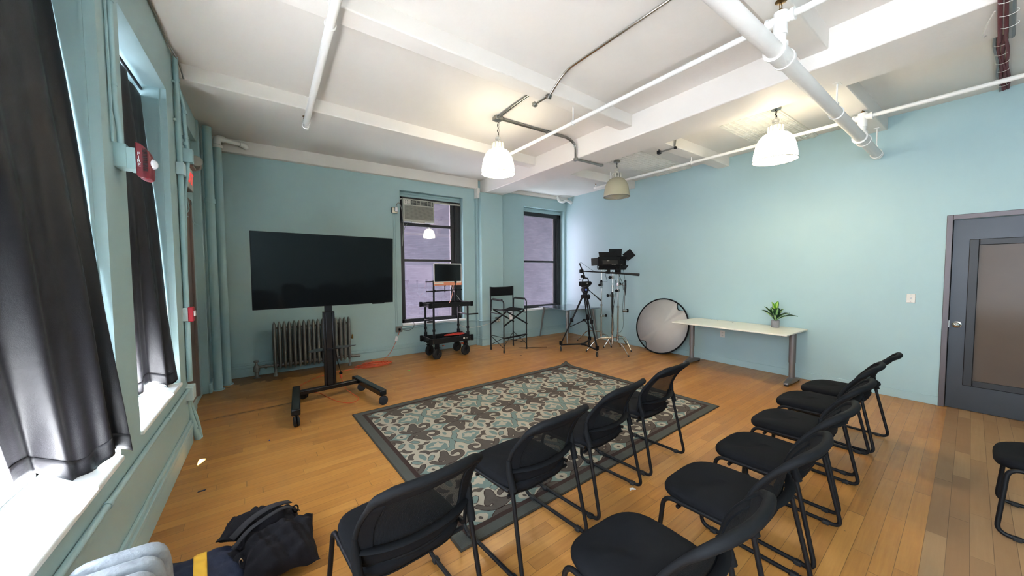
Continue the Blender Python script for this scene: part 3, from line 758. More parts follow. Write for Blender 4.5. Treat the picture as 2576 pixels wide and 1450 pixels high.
# ------------------------------------------------------------------ pendants
def pendant(x, y, lab, on, cord_from):
    t = thing('pendant_lamp', lab, 'lamp', (x, y, 0), 0, 'bell pendant lamps under the ceiling')
    zr = 2.865
    sh = 'shade_on' if on else 'shade_off'
    prof = [(0.060, 0.315), (0.085, 0.309), (0.125, 0.288), (0.158, 0.250), (0.182, 0.200), (0.198, 0.140), (0.208, 0.075), (0.215, 0.0)]
    pr = [(r, zr + z) for r, z in prof] + [(r - 0.006, zr + z) for r, z in prof[::-1]]
    MB().lathe(pr, n=48, cap=False).build('lamp_shade', sh, t, angle=80)
    rim = [(0.2175 * math.cos(2 * PI * k / 48), 0.2175 * math.sin(2 * PI * k / 48), zr) for k in range(48)]
    MB().tube(rim, 0.0045, 8, closed=True).build('shade_rim', 'steel', t)
    nk = MB().lathe([(0.078, zr + 0.300), (0.080, zr + 0.318), (0.074, zr + 0.320), (0.074, zr + 0.300)], n=32, cap=False)
    for k in range(12):
        a = 2 * PI * k / 12; nk.box((0.073 * math.cos(a), 0.073 * math.sin(a), zr + 0.35), (0.010, 0.018, 0.075), (0, 0, a))
    nk.lathe([(0.079, zr + 0.383), (0.078, zr + 0.392), (0.060, zr + 0.402), (0.030, zr + 0.406), (0.028, zr + 0.43), (0.034, zr + 0.435), (0.034, zr + 0.462), (0.012, zr + 0.475), (0.010, zr + 0.49)], n=32)
    nk.build('vented_neck', 'lamp_metal', t)
    c = MB(); z0, z1 = zr + 0.48, cord_from
    pts = [(0.010 * math.sin(i * 1.1), 0.008 * math.cos(i * 0.9), z0 + (z1 - z0) * i / 14) for i in range(15)]
    c.tube(pts, 0.0045, 6)
    c.build('cord', 'black_plastic', t)
    ch = MB(); nl = max(3, int((z1 - z0) / 0.042))
    for i in range(nl):
        zc = z0 + (z1 - z0) * (i + .5) / nl
        ax = (lambda a: (0.009 * math.cos(a), 0, 0.024 * math.sin(a))) if i % 2 else (lambda a: (0, 0.009 * math.cos(a), 0.024 * math.sin(a)))
        ch.tube([(ax(2 * PI * k / 12)[0] + 0.012, ax(2 * PI * k / 12)[1], zc + ax(2 * PI * k / 12)[2]) for k in range(12)], 0.0022, 6, closed=True)
    ch.build('chain', 'steel', t)
    MB().lathe([(0.052, cord_from), (0.052, cord_from + 0.028), (0.046, cord_from + 0.04)], n=8).build('canopy', 'steel', t, angle=20)
    if on:
        MB().ball((0, 0, zr + 0.16), (0.045, 0.045, 0.065)).build('bulb', 'bulb', t)
        l = bpy.data.lights.new('lamp_light', 'POINT'); l.energy = LAMP_E; l.color = LAMP_C; l.shadow_soft_size = 0.09
        lo = bpy.data.objects.new('lamp_light', l); COL.objects.link(lo); lo.location = (0, 0, zr + 0.05); lo.parent = t
        l2 = bpy.data.lights.new('vent_light', 'POINT'); l2.energy = LAMP_E * 0.10; l2.color = LAMP_C; l2.shadow_soft_size = 0.01
        lo = bpy.data.objects.new('vent_light', l2); COL.objects.link(lo); lo.location = (0, 0, zr + 0.35); lo.parent = t
    else:
        MB().lathe([(0.19, zr + 0.012), (0.10, zr - 0.012), (0.0, zr - 0.045)], n=24, cap=False).build('diffuser', 'shade_off', t, angle=10)
    return t
LAMP_E = 20.0; LAMP_C = (1.0, 0.80, 0.58)
pendant(2.472, 3.864, 'lit white bell pendant in the centre, hanging between two ceiling beams', True, 3.54)
pendant(4.90, 3.93, 'unlit beige bell pendant behind the big girder, smallest of the three', False, 3.44)
pendant(4.84, 1.64, 'lit white bell pendant on the right, largest of the three, before the teal wall', True, 3.44)

# ------------------------------------------------------------------ sprinkler pipes
def sprinkler(m, x, y, z, s=1.0):
    m.lathe([(0.010 * s, z), (0.012 * s, z + 0.02 * s), (0.007 * s, z + 0.024 * s)], (x, y, 0), 10)
    m.tube([(x - 0.012 * s, y, z + 0.018 * s), (x - 0.014 * s, y, z + 0.045 * s), (x, y, z + 0.058 * s)], 0.0025 * s, 5).tube([(x + 0.012 * s, y, z + 0.018 * s), (x + 0.014 * s, y, z + 0.045 * s), (x, y, z + 0.058 * s)], 0.0025 * s, 5)
    m.lathe([(0.004, z + 0.055 * s), (0.026 * s, z + 0.060 * s), (0.026 * s, z + 0.063 * s), (0.002, z + 0.066 * s)], (x, y, 0), 14)
    return m
big = thing('sprinkler_main', 'thick white sprinkler main pipe crossing high at the upper right, ending near the teal wall', 'pipe', (4, 1, 3.04))
m = MB().tube([(-0.6, 0.93, 3.04), (2.75, 0.955, 3.04), (6.33, 1.05, 3.04)], 0.048, 20)
m.build('pipe_run', 'white_pipe', big, world=True)
for x in (2.86, 5.42):
    m = MB(); y = 0.955 + (x - 2.75) * 0.027
    m.tube([(x - 0.085, y, 3.04), (x + 0.085, y, 3.04)], 0.060, 20).tube([(x - 0.095, y, 3.04), (x - 0.07, y, 3.04)], 0.066, 20).tube([(x + 0.07, y, 3.04), (x + 0.095, y, 3.04)], 0.066, 20)
    m.tube([(x, y, 3.04), (x, y, 3.19)], 0.034, 16).tube([(x, y, 3.085), (x, y, 3.115)], 0.046, 16).tube([(x, y, 3.165), (x, y, 3.19)], 0.042, 16)
    m.tube([(x, y, 3.185), (x, y, 3.315)], 0.040, 16).tube([(x, y - 0.075, 3.27), (x, y + 0.075, 3.27)], 0.034, 16).tube([(x, y - 0.08, 3.27), (x, y - 0.06, 3.27)], 0.040, 16).tube([(x, y + 0.06, 3.27), (x, y + 0.08, 3.27)], 0.040, 16)
    m.build('tee_fitting', 'white_pipe', big, world=True)
    hm = MB(); sprinkler(hm, x, y, 3.31, 1.3); hm.build('sprinkler_head', 'brass', big, world=True)
MB().tube([(6.31, 1.05, 3.04), (6.345, 1.05, 3.04)], 0.053, 20).build('end_cap', 'white_pipe', big, world=True)
def hanger(x, y, z, ztop, r, parent, axis='y', brack=False):
    h = MB().tube([(x, y, z + r), (x, y, ztop)], 0.007, 8)
    n = 20
    if axis == 'y': ringp = [(x + (r + 0.004) * math.cos(2 * PI * k / n), y, z + (r + 0.004) * math.sin(2 * PI * k / n)) for k in range(n)]
    else: ringp = [(x, y + (r + 0.004) * math.cos(2 * PI * k / n), z + (r + 0.004) * math.sin(2 * PI * k / n)) for k in range(n)]
    h.tube(ringp, 0.006, 6, closed=True)
    if brack: h.box((x, y, ztop - 0.006), (0.09, 0.05, 0.012)).box((x, y, z + r + 0.035), (0.04, 0.03, 0.02))
    return h.build('hanger', 'white_pipe', parent, world=True)
hanger(4.33, 0.998, 3.04, 3.31, 0.048, big, 'x', True); hanger(6.25, 1.05, 3.04, 3.35, 0.048, big, 'x', True)
def branch(name_lab, x, y0, y1, z, r, parent_loc, heads, hangs):
    t = thing('sprinkler_branch_pipe', name_lab, 'pipe', parent_loc)
    m = MB().tube([(x, y0, z), (x, y1, z)], r, 14)
    for h in heads: m.tube([(x, h, z), (x, h, z + 0.055)], 0.016, 10).tube([(x, h - 0.03, z), (x, h + 0.03, z)], r + 0.007, 14)
    m.build('pipe_run', 'white_pipe', t, world=True)
    hm = MB()
    for h in heads: sprinkler(hm, x, h, z + 0.05)
    if heads: hm.build('sprinkler_head', 'brass', t, world=True)
    for h, zt in hangs: hanger(x, h, z, zt, r, t, 'y')
    return t
branch('thin white sprinkler pipe running past the central lamp along the room', 2.86, -1.0, 4.55, 3.27, 0.0215, (2.86, 2, 3.27), (4.53,), ((2.90, 3.447),))
branch('thin white sprinkler pipe beside the teal right wall, beyond the girder', 5.42, -1.0, 4.88, 3.27, 0.0215, (5.42, 2, 3.27), (4.86,), ((4.50, 3.50), (2.93, 3.352)))
branch('white sprinkler pipe at upper left running to a sprinkler head', 0.395, -1.0, 4.75, 3.29, 0.030, (0.395, 2, 3.29), (4.73,), ((2.72, 3.45), (4.60, 3.45)))

# ------------------------------------------------------------------ metal conduit
t = thing('electrical_conduit', 'shiny steel conduit running along the ceiling and bending down over a beam', 'conduit', (2.46, 2, 3.57))
MB().tube([(2.475, -1.5, 3.575), (2.455, 2.60, 3.575), (2.455, 2.835, 3.43)], 0.0125, 10, fillet=0.12).tube([(2.44, 2.86, 3.425), (2.44, 3.06, 3.425)], 0.0125, 10).build('conduit_run', 'chrome', t, world=True)
MB().box((2.452, 2.845, 3.428), (0.045, 0.06, 0.045), (0.6, 0, 0)).build('elbow_box', 'steel', t, world=True, bevel=0.008); MB().box((2.44, 3.06, 3.425), (0.05, 0.045, 0.045)).build('elbow_box', 'steel', t, world=True, bevel=0.008)
t = thing('electrical_conduit', 'pair of steel conduits from the central lamp box across the ceiling and round the girder', 'conduit', (3.2, 3.85, 3.57))
m = MB()
for dy in (-0.014, 0.014):
    m.tube([(2.50, 3.86 + dy, 3.572), (3.70, 3.85 + dy, 3.572), (3.842, 3.84 + dy, 3.50), (3.842, 3.84 + dy, 3.29)], 0.011, 10, fillet=0.12)
    m.tube([(3.85, 3.835 + dy, 3.285), (4.39, 3.83 + dy, 3.285)], 0.011, 10)
m.tube([(2.44, 3.10, 3.575), (2.44, 3.50, 3.575), (2.45, 3.83, 3.565)], 0.011, 10, fillet=0.1).tube([(2.465, 3.10, 3.575), (2.468, 3.83, 3.565)], 0.009, 10)
m.build('conduit_run', 'steel', t, world=True)
MB().box((3.842, 3.84, 3.285), (0.05, 0.065, 0.05)).box((4.40, 3.83, 3.287), (0.05, 0.06, 0.04)).box((2.472, 3.864, 3.565), (0.105, 0.105, 0.048)).box((3.30, 3.855, 3.575), (0.02, 0.07, 0.03)).box((4.12, 3.83, 3.288), (0.02, 0.07, 0.026)).build('junction_box', 'steel', t, world=True, bevel=0.01)
t = thing('electrical_conduit', 'short bent steel conduit with a black elbow under a beam beyond the girder', 'conduit', (4.75, 2.9, 3.32))
MB().tube([(4.72, 3.03, 3.502), (4.72, 3.03, 3.325), (4.73, 2.80, 3.325), (4.74, 2.78, 3.502)], 0.011, 8, fillet=0.02).build('conduit_run', 'steel', t, world=True)
MB().box((4.72, 3.03, 3.325), (0.05, 0.05, 0.05)).build('elbow_box', 'black_metal', t, world=True, bevel=0.008); MB().box((4.735, 2.79, 3.325), (0.035, 0.035, 0.035)).build('elbow_box', 'black_metal', t, world=True, bevel=0.008)
# cable bundle at the upper right
t = thing('cable_bundle', 'bundle of dark red and grey cables tied to the ceiling at the upper right corner', 'cable', (5.5, 0.13, 3.45))
m = MB(); m2 = MB(); m3 = MB()
def cwob(off, x0, x1, z, n=26): return [(x0 + (x1 - x0) * i / n, 0.135 + off + 0.005 * math.sin(i * 0.6 + off * 80), z(i / n) + 0.004 * math.cos(i * 0.5 + off * 50)) for i in range(n + 1)]
zf = lambda q: 3.475
for o_ in (-0.02, 0.0, 0.018): m.tube(cwob(o_, 4.5, 6.39, zf), 0.011, 7)
m2.tube(cwob(0.035, 4.5, 6.39, zf), 0.010, 7)
for o_ in (-0.015, 0.012): m.tube([(3.5, 0.10 + o_, 3.27), (4.0, 0.11 + o_, 3.275), (4.3, 0.115 + o_, 3.27), (4.52, 0.12 + o_, 3.29)], 0.011, 7, fillet=0.1)
m2.tube([(3.5, 0.07, 3.27), (4.45, 0.08, 3.275)], 0.016, 8)
for i in range(8):
    x = 4.62 + i * 0.225; MB().tube([(x, 0.142 + 0.036 * math.cos(2 * PI * k / 12), 3.475 + 0.019 * math.sin(2 * PI * k / 12)) for k in range(12)], 0.002, 5, closed=True).build('cable_tie', 'plate', t, world=True)
for i in range(4):
    x = 3.62 + i * 0.2; MB().tube([(x, 0.088 + 0.040 * math.cos(2 * PI * k / 12), 3.272 + 0.019 * math.sin(2 * PI * k / 12)) for k in range(12)], 0.002, 5, closed=True).build('cable_tie', 'plate', t, world=True)
m3.tube([(3.9, 0.14, 3.26), (4.1, 0.19, 3.24), (4.3, 0.20, 3.26), (4.5, 0.16, 3.40), (4.6, 0.13, 3.47)], 0.004, 6, fillet=0.1)
m.build('red_cables', 'redcable', t, world=True); m2.build('grey_cable', 'alu', t, world=True); m3.build('loose_cable', 'plate', t, world=True)
# ------------------------------------------------------------------ television on its stand
st = thing('television_stand', 'black steel television stand on four casters with a grey equipment shelf', 'stand', (0.61, 5.0, 0))
def P(name, mb, mat, par, **k): return mb.build(name, mat, par, world=True, **k)
def bar(m, a, b, w, h):
    """box beam from a to b, w wide and h tall"""
    a, b = Vector(a), Vector(b); d = b - a; L = d.length; yaw = math.atan2(d.y, d.x); pit = -math.asin(d.z / L)
    return m.box((a + b) / 2, (L, w, h), (0, pit, yaw))
P('leg', bar(MB(), (0.183, 4.255, 0.138), (0.238, 5.16, 0.138), 0.085, 0.07), 'black_gloss', st, bevel=0.012)
P('leg', bar(MB(), (1.098, 4.345, 0.138), (0.935, 5.21, 0.138), 0.085, 0.07), 'black_gloss', st, bevel=0.012)
P('cross_beam', bar(MB(), (0.22, 4.96, 0.133), (0.97, 5.06, 0.133), 0.075, 0.05), 'black_gloss', st, bevel=0.006)
def caster(x, y, yaw, par, r=0.052, w=0.056, wheel='rubber'):
    R = Matrix.Rotation(yaw, 4, 'Z')
    for s in (-1, 1):
        m = MB().lathe([(0.012, -w / 5.2), (r * .8, -w / 5.2), (r, -w / 8), (r, w / 8), (r * .8, w / 5.2), (r * 0.4, w / 6), (0.012, w / 5.2)], (0, 0, 0), 24, 'x')
        m.v = [tuple(R @ Vector((p[0] + s * w / 3.6, p[1], p[2])) + Vector((x, y, r))) for p in m.v]
        P('caster_wheel', m, wheel, par)
    m = MB().tube([Vector((x, y, r)) + R @ Vector((0, 0.0, 0)), Vector((x, y, r + 0.055))], 0.011, 8)
    P('caster_stem', m, 'black_metal', par)
for x, y, a in ((0.185, 4.245, 0.1), (1.092, 4.335, 1.25), (0.31, 5.13, 0.9), (0.985, 5.03, 1.3)): caster(x, y, a, st)
col = MB().box((0.607, 5.02, 0.62), (0.075, 0.06, 0.98)).box((0.555, 5.02, 0.62), (0.030, 0.075, 0.98)).box((0.660, 5.02, 0.62), (0.030, 0.075, 0.98))
P('column', col, 'black_gloss', st, bevel=0.006)
P('inner_mast', MB().box((0.607, 5.02, 1.25), (0.085, 0.045, 0.32)), 'black_metal', st, bevel=0.004)
P('equipment_shelf', MB().prism([(0.375, 5.10), (0.44, 5.20), (0.62, 5.24), (0.76, 5.27), (0.955, 5.18), (0.82, 5.09), (0.61, 5.055), (0.40, 5.02)], 0.600, 0.606), 'alu_dark', st)
P('shelf_bracket', MB().box((0.66, 4.985, 0.625), (0.16, 0.03, 0.012)).box((0.60, 5.05, 0.60), (0.15, 0.10, 0.02)), 'black_metal', st, bevel=0.003)
tv = thing('television', 'very large flat black television screen switched off, mounted on the wheeled stand', 'television', (0.632, 4.93, 1.63), math.radians(4.8))
T = Euler((math.radians(3.1), 0, 0)).to_matrix()
def tvm(m): m.v = [tuple(T @ Vector(p)) for p in m.v]; return m
tvm(MB().box((0, 0.018, 0), (1.602, 0.034, 0.892))).build('housing', 'black_plastic', tv, bevel=0.003)
tvm(MB().box((0, -0.0005, 0.002), (1.592, 0.004, 0.878))).build('screen', 'screen', tv)
tvm(MB().box((0.60, 0.012, -0.450), (0.16, 0.02, 0.012))).build('sensor_bar', 'black_plastic', tv)
tvm(MB().box((0, 0.050, 0.0), (0.5, 0.03, 0.40))).build('rear_bracket', 'black_metal', tv, bevel=0.004)

# ------------------------------------------------------------------ radiator under the television
rd = thing('radiator', 'ornate silver cast iron column radiator against the back wall behind the television stand', 'radiator', (0.56, 6.56, 0))
x0, nsec = 0.035, 17
for i in range(nsec):
    xc = x0 + i * 0.0665; rings = []
    for z, w, d in ((0.095, 0.006, 0.02), (0.11, 0.022, 0.07), (0.14, 0.040, 0.13), (0.18, 0.050, 0.15), (0.30, 0.054, 0.155), (0.65, 0.054, 0.155), (0.76, 0.052, 0.15), (0.80, 0.044, 0.13), (0.83, 0.026, 0.07), (0.848, 0.006, 0.02)):
        rings.append([(xc + w / 2 * math.copysign(abs(math.cos(a)) ** .8, math.cos(a)), 6.56 + d / 2 * math.sin(a), z) for a in [2 * PI * k / 20 for k in range(20)]])
    P('section', MB().loft(rings), 'radiator', rd, angle=70)
P('connector', MB().tube([(0.01, 6.56, 0.745), (1.12, 6.56, 0.745)], 0.014, 10), 'radiator', rd)
P('connector', MB().tube([(0.0, 6.56, 0.165), (1.14, 6.56, 0.165)], 0.030, 12), 'radiator', rd)
for x in (0.035, 1.10):
    P('foot', MB().lathe([(0.030, 0.0), (0.032, 0.02), (0.018, 0.045), (0.020, 0.12)], (x, 6.52, 0), 12), 'radiator', rd)
P('supply_pipe', MB().tube([(0.0, 6.56, 0.165), (-0.17, 6.58, 0.165)], 0.020, 12).tube([(-0.10, 6.572, 0.165), (-0.07, 6.57, 0.165)], 0.033, 6), 'radiator', rd)
P('valve', MB().lathe([(0.045, 0.0), (0.045, 0.01), (0.026, 0.015), (0.026, 0.09), (0.040, 0.10), (0.044, 0.14), (0.038, 0.18), (0.022, 0.20), (0.014, 0.21), (0.013, 0.24), (0.032, 0.245), (0.036, 0.258), (0.028, 0.268), (0.006, 0.272)], (-0.205, 6.585, 0), 18), 'radiator', rd)
P('return_stub', MB().tube([(1.12, 6.56, 0.15), (1.27, 6.56, 0.15)], 0.022, 12).tube([(1.25, 6.56, 0.15), (1.275, 6.56, 0.15)], 0.028, 12), 'radiator', rd)
P('air_valve', MB().lathe([(0.004, 0.46), (0.015, 0.462), (0.015, 0.50), (0.008, 0.53), (0.003, 0.535)], (1.155, 6.56, 0), 12).tube([(1.12, 6.56, 0.475), (1.155, 6.56, 0.475)], 0.006, 6), 'brass', rd)

# radiator whose top shows at the bottom left corner
r2 = thing('radiator', 'weathered grey radiator top at the bottom left corner below the deep sill', 'radiator', (-0.465, 1.5, 0))
for i in range(9):
    yc = 1.775 - i * 0.078; prof = []
    for k in range(28):
        a = 2 * PI * k / 28; c, s = math.cos(a), math.sin(a)
        prof.append((-0.468 + 0.135 * math.copysign(abs(c) ** .35, c), 0.33 + 0.285 * math.copysign(abs(s) ** .35, s)))
    rings = [[(-0.468 + (p[0] + 0.468) * f, yc + dy, 0.33 + (p[1] - 0.33) * (1 - (1 - f) * .45)) for p in prof] for f, dy in ((0.80, -0.030), (0.95, -0.022), (1.0, -0.008), (1.0, 0.008), (0.95, 0.022), (0.80, 0.030))]
    P('section', MB().loft(rings), 'radiator_chip', r2, angle=70)
for z in (0.12, 0.52): P('connector', MB().tube([(-0.468, 1.80, z), (-0.468, 1.12, z)], 0.03, 12), 'radiator', r2)
for y in (1.775, 1.151): P('foot', MB().box((-0.468, y, 0.035), (0.16, 0.04, 0.07)), 'radiator', r2, bevel=0.01)

# ------------------------------------------------------------------ curtains
def curtain(name, lab, tl, tr, bl, br, seed, nf, amp, mid=0.0):
    tl, tr, bl, br = map(Vector, (tl, tr, bl, br)); rnd = random.Random(seed)
    ph = [rnd.uniform(0, 6.28) for _ in range(6)]
    def fn(u, v):
        p = (tl * (1 - u) + tr * u) * (1 - v) + (bl * (1 - u) + br * u) * v
        d = ((tr - tl) * (1 - v) + (br - bl) * v); nrm = Vector((d.y, -d.x, 0)).normalized()
        f = math.sin(2 * PI * nf * u + ph[0] + 0.6 * math.sin(2.2 * v + ph[1])) * 0.6 + math.sin(2 * PI * nf * 1.73 * u + ph[2] + v * 1.1) * 0.3 + math.sin(2 * PI * nf * 0.5 * u + ph[4] - v) * 0.5
        g = amp * (0.45 + 0.75 * v) * f
        env = min(1, (1 - u) * 8)
        w = 0.006 * math.sin(9 * v + 14 * u + ph[3]) * (0.3 + v)
        bulge = mid * math.sin(PI * v) * u
        z = p.z + (0.045 * math.sin(2 * PI * nf * 0.5 * u + ph[5]) * v ** 6)
        return (p.x + nrm.x * (g * env + w) + bulge, p.y + nrm.y * (g * env + w), z)
    t = thing(name, lab, 'curtain', tuple(tr), 0, 'black curtains on the left wall windows')
    m = MB().grid(fn, 150, 90); P('cloth', m, 'curtain', t, angle=85, solid=0.002)
    hem = MB().grid(lambda u, v: tuple(Vector(fn(u, 0.962 + 0.038 * v)) + Vector((0.002, -0.003, 0))), 150, 5)
    P('hem', hem, 'curtain', t, angle=85, solid=0.003)
    return t
curtain('curtain', 'black curtain in the nearest window, gathered to its right side and pouring over the sill', (-0.88, 1.50, 3.10), (-0.818, 2.629, 3.10), (-0.905, 2.33, 0.715), (-0.622, 2.612, 0.655), 3, 2.7, 0.034)
curtain('curtain', 'black curtain in the second window, hanging against the far jamb', (-0.80, 2.98, 3.08), (-0.815, 4.119, 3.06), (-0.90, 3.80, 0.70), (-0.685, 4.11, 0.67), 11, 3.0, 0.030)
for nm, a, b, lab in (('curtain_rod', 0.95, 2.625, 'curtain rod at the head of the nearest window'), ('curtain_rod', 2.97, 4.115, 'curtain rod at the head of the second window')):
    x = -0.86 if a < 2 else -0.81
    t = thing(nm, lab, 'rod', (x, a, 3.06), 0); P('rod', MB().tube([(x, max(a, W1[0]) , 3.11), (x, b, 3.11)], 0.010, 10), 'black_metal', t)

# ------------------------------------------------------------------ left wall fittings
pipes = [('wall_pipe', 'painted teal steam riser nearer the window, in the far left corner', [(-0.625, 6.22, 0.0), (-0.625, 6.22, 3.56)], 0.050, (2.55,)),
         ('wall_pipe', 'painted teal steam riser nearer the television, topped by a white elbow', [(-0.545, 6.44, 0.0), (-0.545, 6.44, 3.39)], 0.049, ())]
for nm, lab, pts, r, cps in pipes:
    t = thing(nm, lab, 'pipe', pts[0], 0, 'teal risers in the corner')
    m = MB().tube(pts, r, 20)
    for z in cps: m.tube([(pts[0][0], pts[0][1], z), (pts[0][0], pts[0][1], z + 0.06)], r + 0.008, 20)
    P('riser', m, 'pipe_teal', t)
    P('floor_collar', MB().tube([(pts[0][0], pts[0][1], 0), (pts[0][0], pts[0][1], 0.015)], r + 0.02, 20), 'pipe_teal', t)
t = thing('elbow_pipe', 'white painted pipe with two elbows under the ceiling in the far left corner', 'pipe', (-0.5, 6.5, 3.47))
P('pipe_run', MB().tube([(-0.545, 6.44, 3.39), (-0.545, 6.44, 3.50), (-0.25, 6.60, 3.50), (-0.22, 6.70, 3.50)], 0.030, 14, fillet=0.03).tube([(-0.545, 6.44, 3.36), (-0.545, 6.44, 3.40)], 0.062, 18), 'white_pipe', t)
P('elbow', MB().tube([(-0.545, 6.44, 3.41), (-0.545, 6.44, 3.50), (-0.47, 6.48, 3.50)], 0.045, 16, fillet=0.04), 'white_pipe', t)
P('elbow', MB().tube([(-0.30, 6.573, 3.50), (-0.25, 6.60, 3.50), (-0.235, 6.67, 3.50)], 0.042, 16, fillet=0.03), 'white_pipe', t)
t = thing('wall_conduit', 'straight teal conduit up the wall end beyond the second window', 'conduit', (-0.64, 4.43, 0.6))
P('conduit_run', MB().tube([(-0.640, 4.37, 0.60), (-0.640, 4.385, 1.5), (-0.640, 4.405, 3.56)], 0.021, 14), 'pipe_teal', t)
P('junction_box', MB().box((-0.635, 4.40, 2.56), (0.056, 0.10, 0.11)), 'pipe_white_teal', t, bevel=0.004)
P('strap', MB().box((-0.655, 4.40, 2.99), (0.02, 0.10, 0.022)), 'pipe_teal', t, bevel=0.003)
P('strap', MB().box((-0.655, 4.405, 3.33), (0.02, 0.09, 0.02)), 'pipe_teal', t, bevel=0.003)
t = thing('wall_conduit', 'kinked teal painted conduit beside the exit sign with a teal box halfway', 'conduit', (-0.62, 4.47, 1.2))
P('conduit_run', MB().tube([(-0.655, 4.47, 3.56), (-0.645, 4.47, 3.35), (-0.607, 4.47, 3.17), (-0.607, 4.47, 3.07), (-0.597, 4.47, 2.77)], 0.016, 10, fillet=0.06), 'pipe_teal', t)
P('conduit_run', MB().tube([(-0.595, 4.47, 2.65), (-0.60, 4.47, 2.56), (-0.625, 4.47, 2.38), (-0.645, 4.46, 1.56), (-0.662, 4.45, 1.42), (-0.650, 4.45, 1.28)], 0.014, 10, fillet=0.06), 'pipe_teal', t)
P('junction_box', MB().box((-0.592, 4.47, 2.705), (0.075, 0.07, 0.125)), 'pipe_teal', t, bevel=0.004)
for z in (3.37, 3.09, 2.86, 2.80): P('coupling', MB().tube([(-0.645 if z > 3.3 else -0.603, 4.47, z), (-0.645 if z > 3.3 else -0.603, 4.47, z + 0.03)], 0.022, 10), 'pipe_teal', t)
t = thing('fire_alarm_pull', 'red fire alarm pull station on a teal box at the wall end', 'alarm', (-0.64, 4.42, 1.23))
P('back_box', MB().box((-0.668, 4.40, 1.225), (0.075, 0.09, 0.125)), 'pipe_white_teal', t, bevel=0.004)
P('pull_station', MB().box((-0.612, 4.40, 1.225), (0.036, 0.095, 0.135)), 'redbright', t, bevel=0.006)
P('pull_handle', MB().box((-0.588, 4.40, 1.23), (0.012, 0.06, 0.05)), 'white_plastic', t, bevel=0.003)
t = thing('junction_box', 'sunlit white junction box at the end of the sill with cables to the floor', 'box', (-0.65, 4.40, 0.5))
P('box_body', MB().box((-0.662, 4.385, 0.49), (0.10, 0.14, 0.13)), 'pipe_white_teal', t, bevel=0.006)
P('flexible_cable', MB().tube([(-0.675, 4.40, 0.43), (-0.665, 4.44, 0.26), (-0.635, 4.45, 0.13), (-0.615, 4.47, 0.0)], 0.026, 10, fillet=0.08), 'pipe_teal', t)
P('flexible_cable', MB().tube([(-0.660, 4.43, 0.42), (-0.630, 4.47, 0.26), (-0.612, 4.50, 0.13), (-0.598, 4.50, 0.0)], 0.015, 8, fillet=0.08), 'pipe_teal', t)
for z, x in ((0.27, -0.668), (0.12, -0.632)): P('cable_clip', MB().box((x, 4.445, z), (0.07, 0.02, 0.02)), 'pipe_teal', t, bevel=0.003)
t = thing('wall_conduit', 'long horizontal teal conduit running below the window sills', 'conduit', (-0.65, 2.5, 0.535))
P('conduit_run', MB().tube([(-0.648, -3.0, 0.528), (-0.648, 4.33, 0.532)], 0.0145, 10), 'base', t)
for y in (2.35, 3.52): P('strap', MB().tube([(-0.648, y, 0.531), (-0.648, y + 0.03, 0.531)], 0.0185, 10), 'base', t)
t = thing('wall_conduit', 'teal conduit with a red upper end running down to the fire strobe', 'conduit', (-0.648, 2.77, 2.3))
P('conduit_run', MB().tube([(-0.645, 2.765, 3.04), (-0.645, 2.755, 2.50), (-0.640, 2.785, 2.40), (-0.640, 2.79, 2.30)], 0.0125, 10, fillet=0.05), 'pipe_teal', t)
P('conduit_run', MB().tube([(-0.655, 2.735, 3.04), (-0.655, 2.735, 2.30)], 0.006, 6), 'pipe_teal', t)
P('red_conduit', MB().tube([(-0.645, 2.765, 3.585), (-0.645, 2.765, 3.05)], 0.0105, 10), 'red', t)
P('coupling', MB().tube([(-0.645, 2.765, 3.035), (-0.645, 2.765, 3.06)], 0.016, 10), 'pipe_teal', t)
P('coupling', MB().tube([(-0.645, 2.757, 2.60), (-0.645, 2.757, 2.62)], 0.015, 10), 'pipe_teal', t)
t = thing('fire_alarm_strobe', 'red fire alarm horn with a clear strobe on a teal box between the left windows', 'alarm', (-0.62, 2.82, 2.23))
P('back_box', MB().box((-0.642, 2.83, 2.245), (0.052, 0.12, 0.125)), 'pipe_teal', t, bevel=0.003)
P('back_box', MB().box((-0.600, 2.83, 2.235), (0.036, 0.115, 0.115)), 'pipe_teal', t, bevel=0.003)
hb = MB().loft([[(x, y, z) for y, z in ((2.772 + i, 2.145 + j), (2.888 - i, 2.145 + j), (2.888 - i, 2.325 - k), (2.772 + i, 2.325 - k))] for x, i, j, k in ((-0.582, 0, 0, 0), (-0.565, 0, -0.01, 0.003), (-0.545, 0.004, -0.014, 0.02), (-0.532, 0.012, -0.008, 0.045), (-0.524, 0.024, 0.015, 0.07))])
P('horn_housing', hb, 'red', t, bevel=0.004)
for i in range(16):
    P('horn_slot', MB().box((-0.545, 2.774, 2.175 + i * 0.0078), (0.018, 0.005, 0.003)), 'ink', t)
P('strobe_lens', MB().ball((-0.522, 2.815, 2.222), (0.022, 0.026, 0.028), 10), 'lens', t)
for i, chh in enumerate('FIRE'):
    text('lettering', chh, 0.026, 'paper', t, (-0.569 - (-0.62), 2.7712 - 2.82, 2.262 - 2.23 - i * 0.020), (PI / 2, 0, 0), 0.0006)
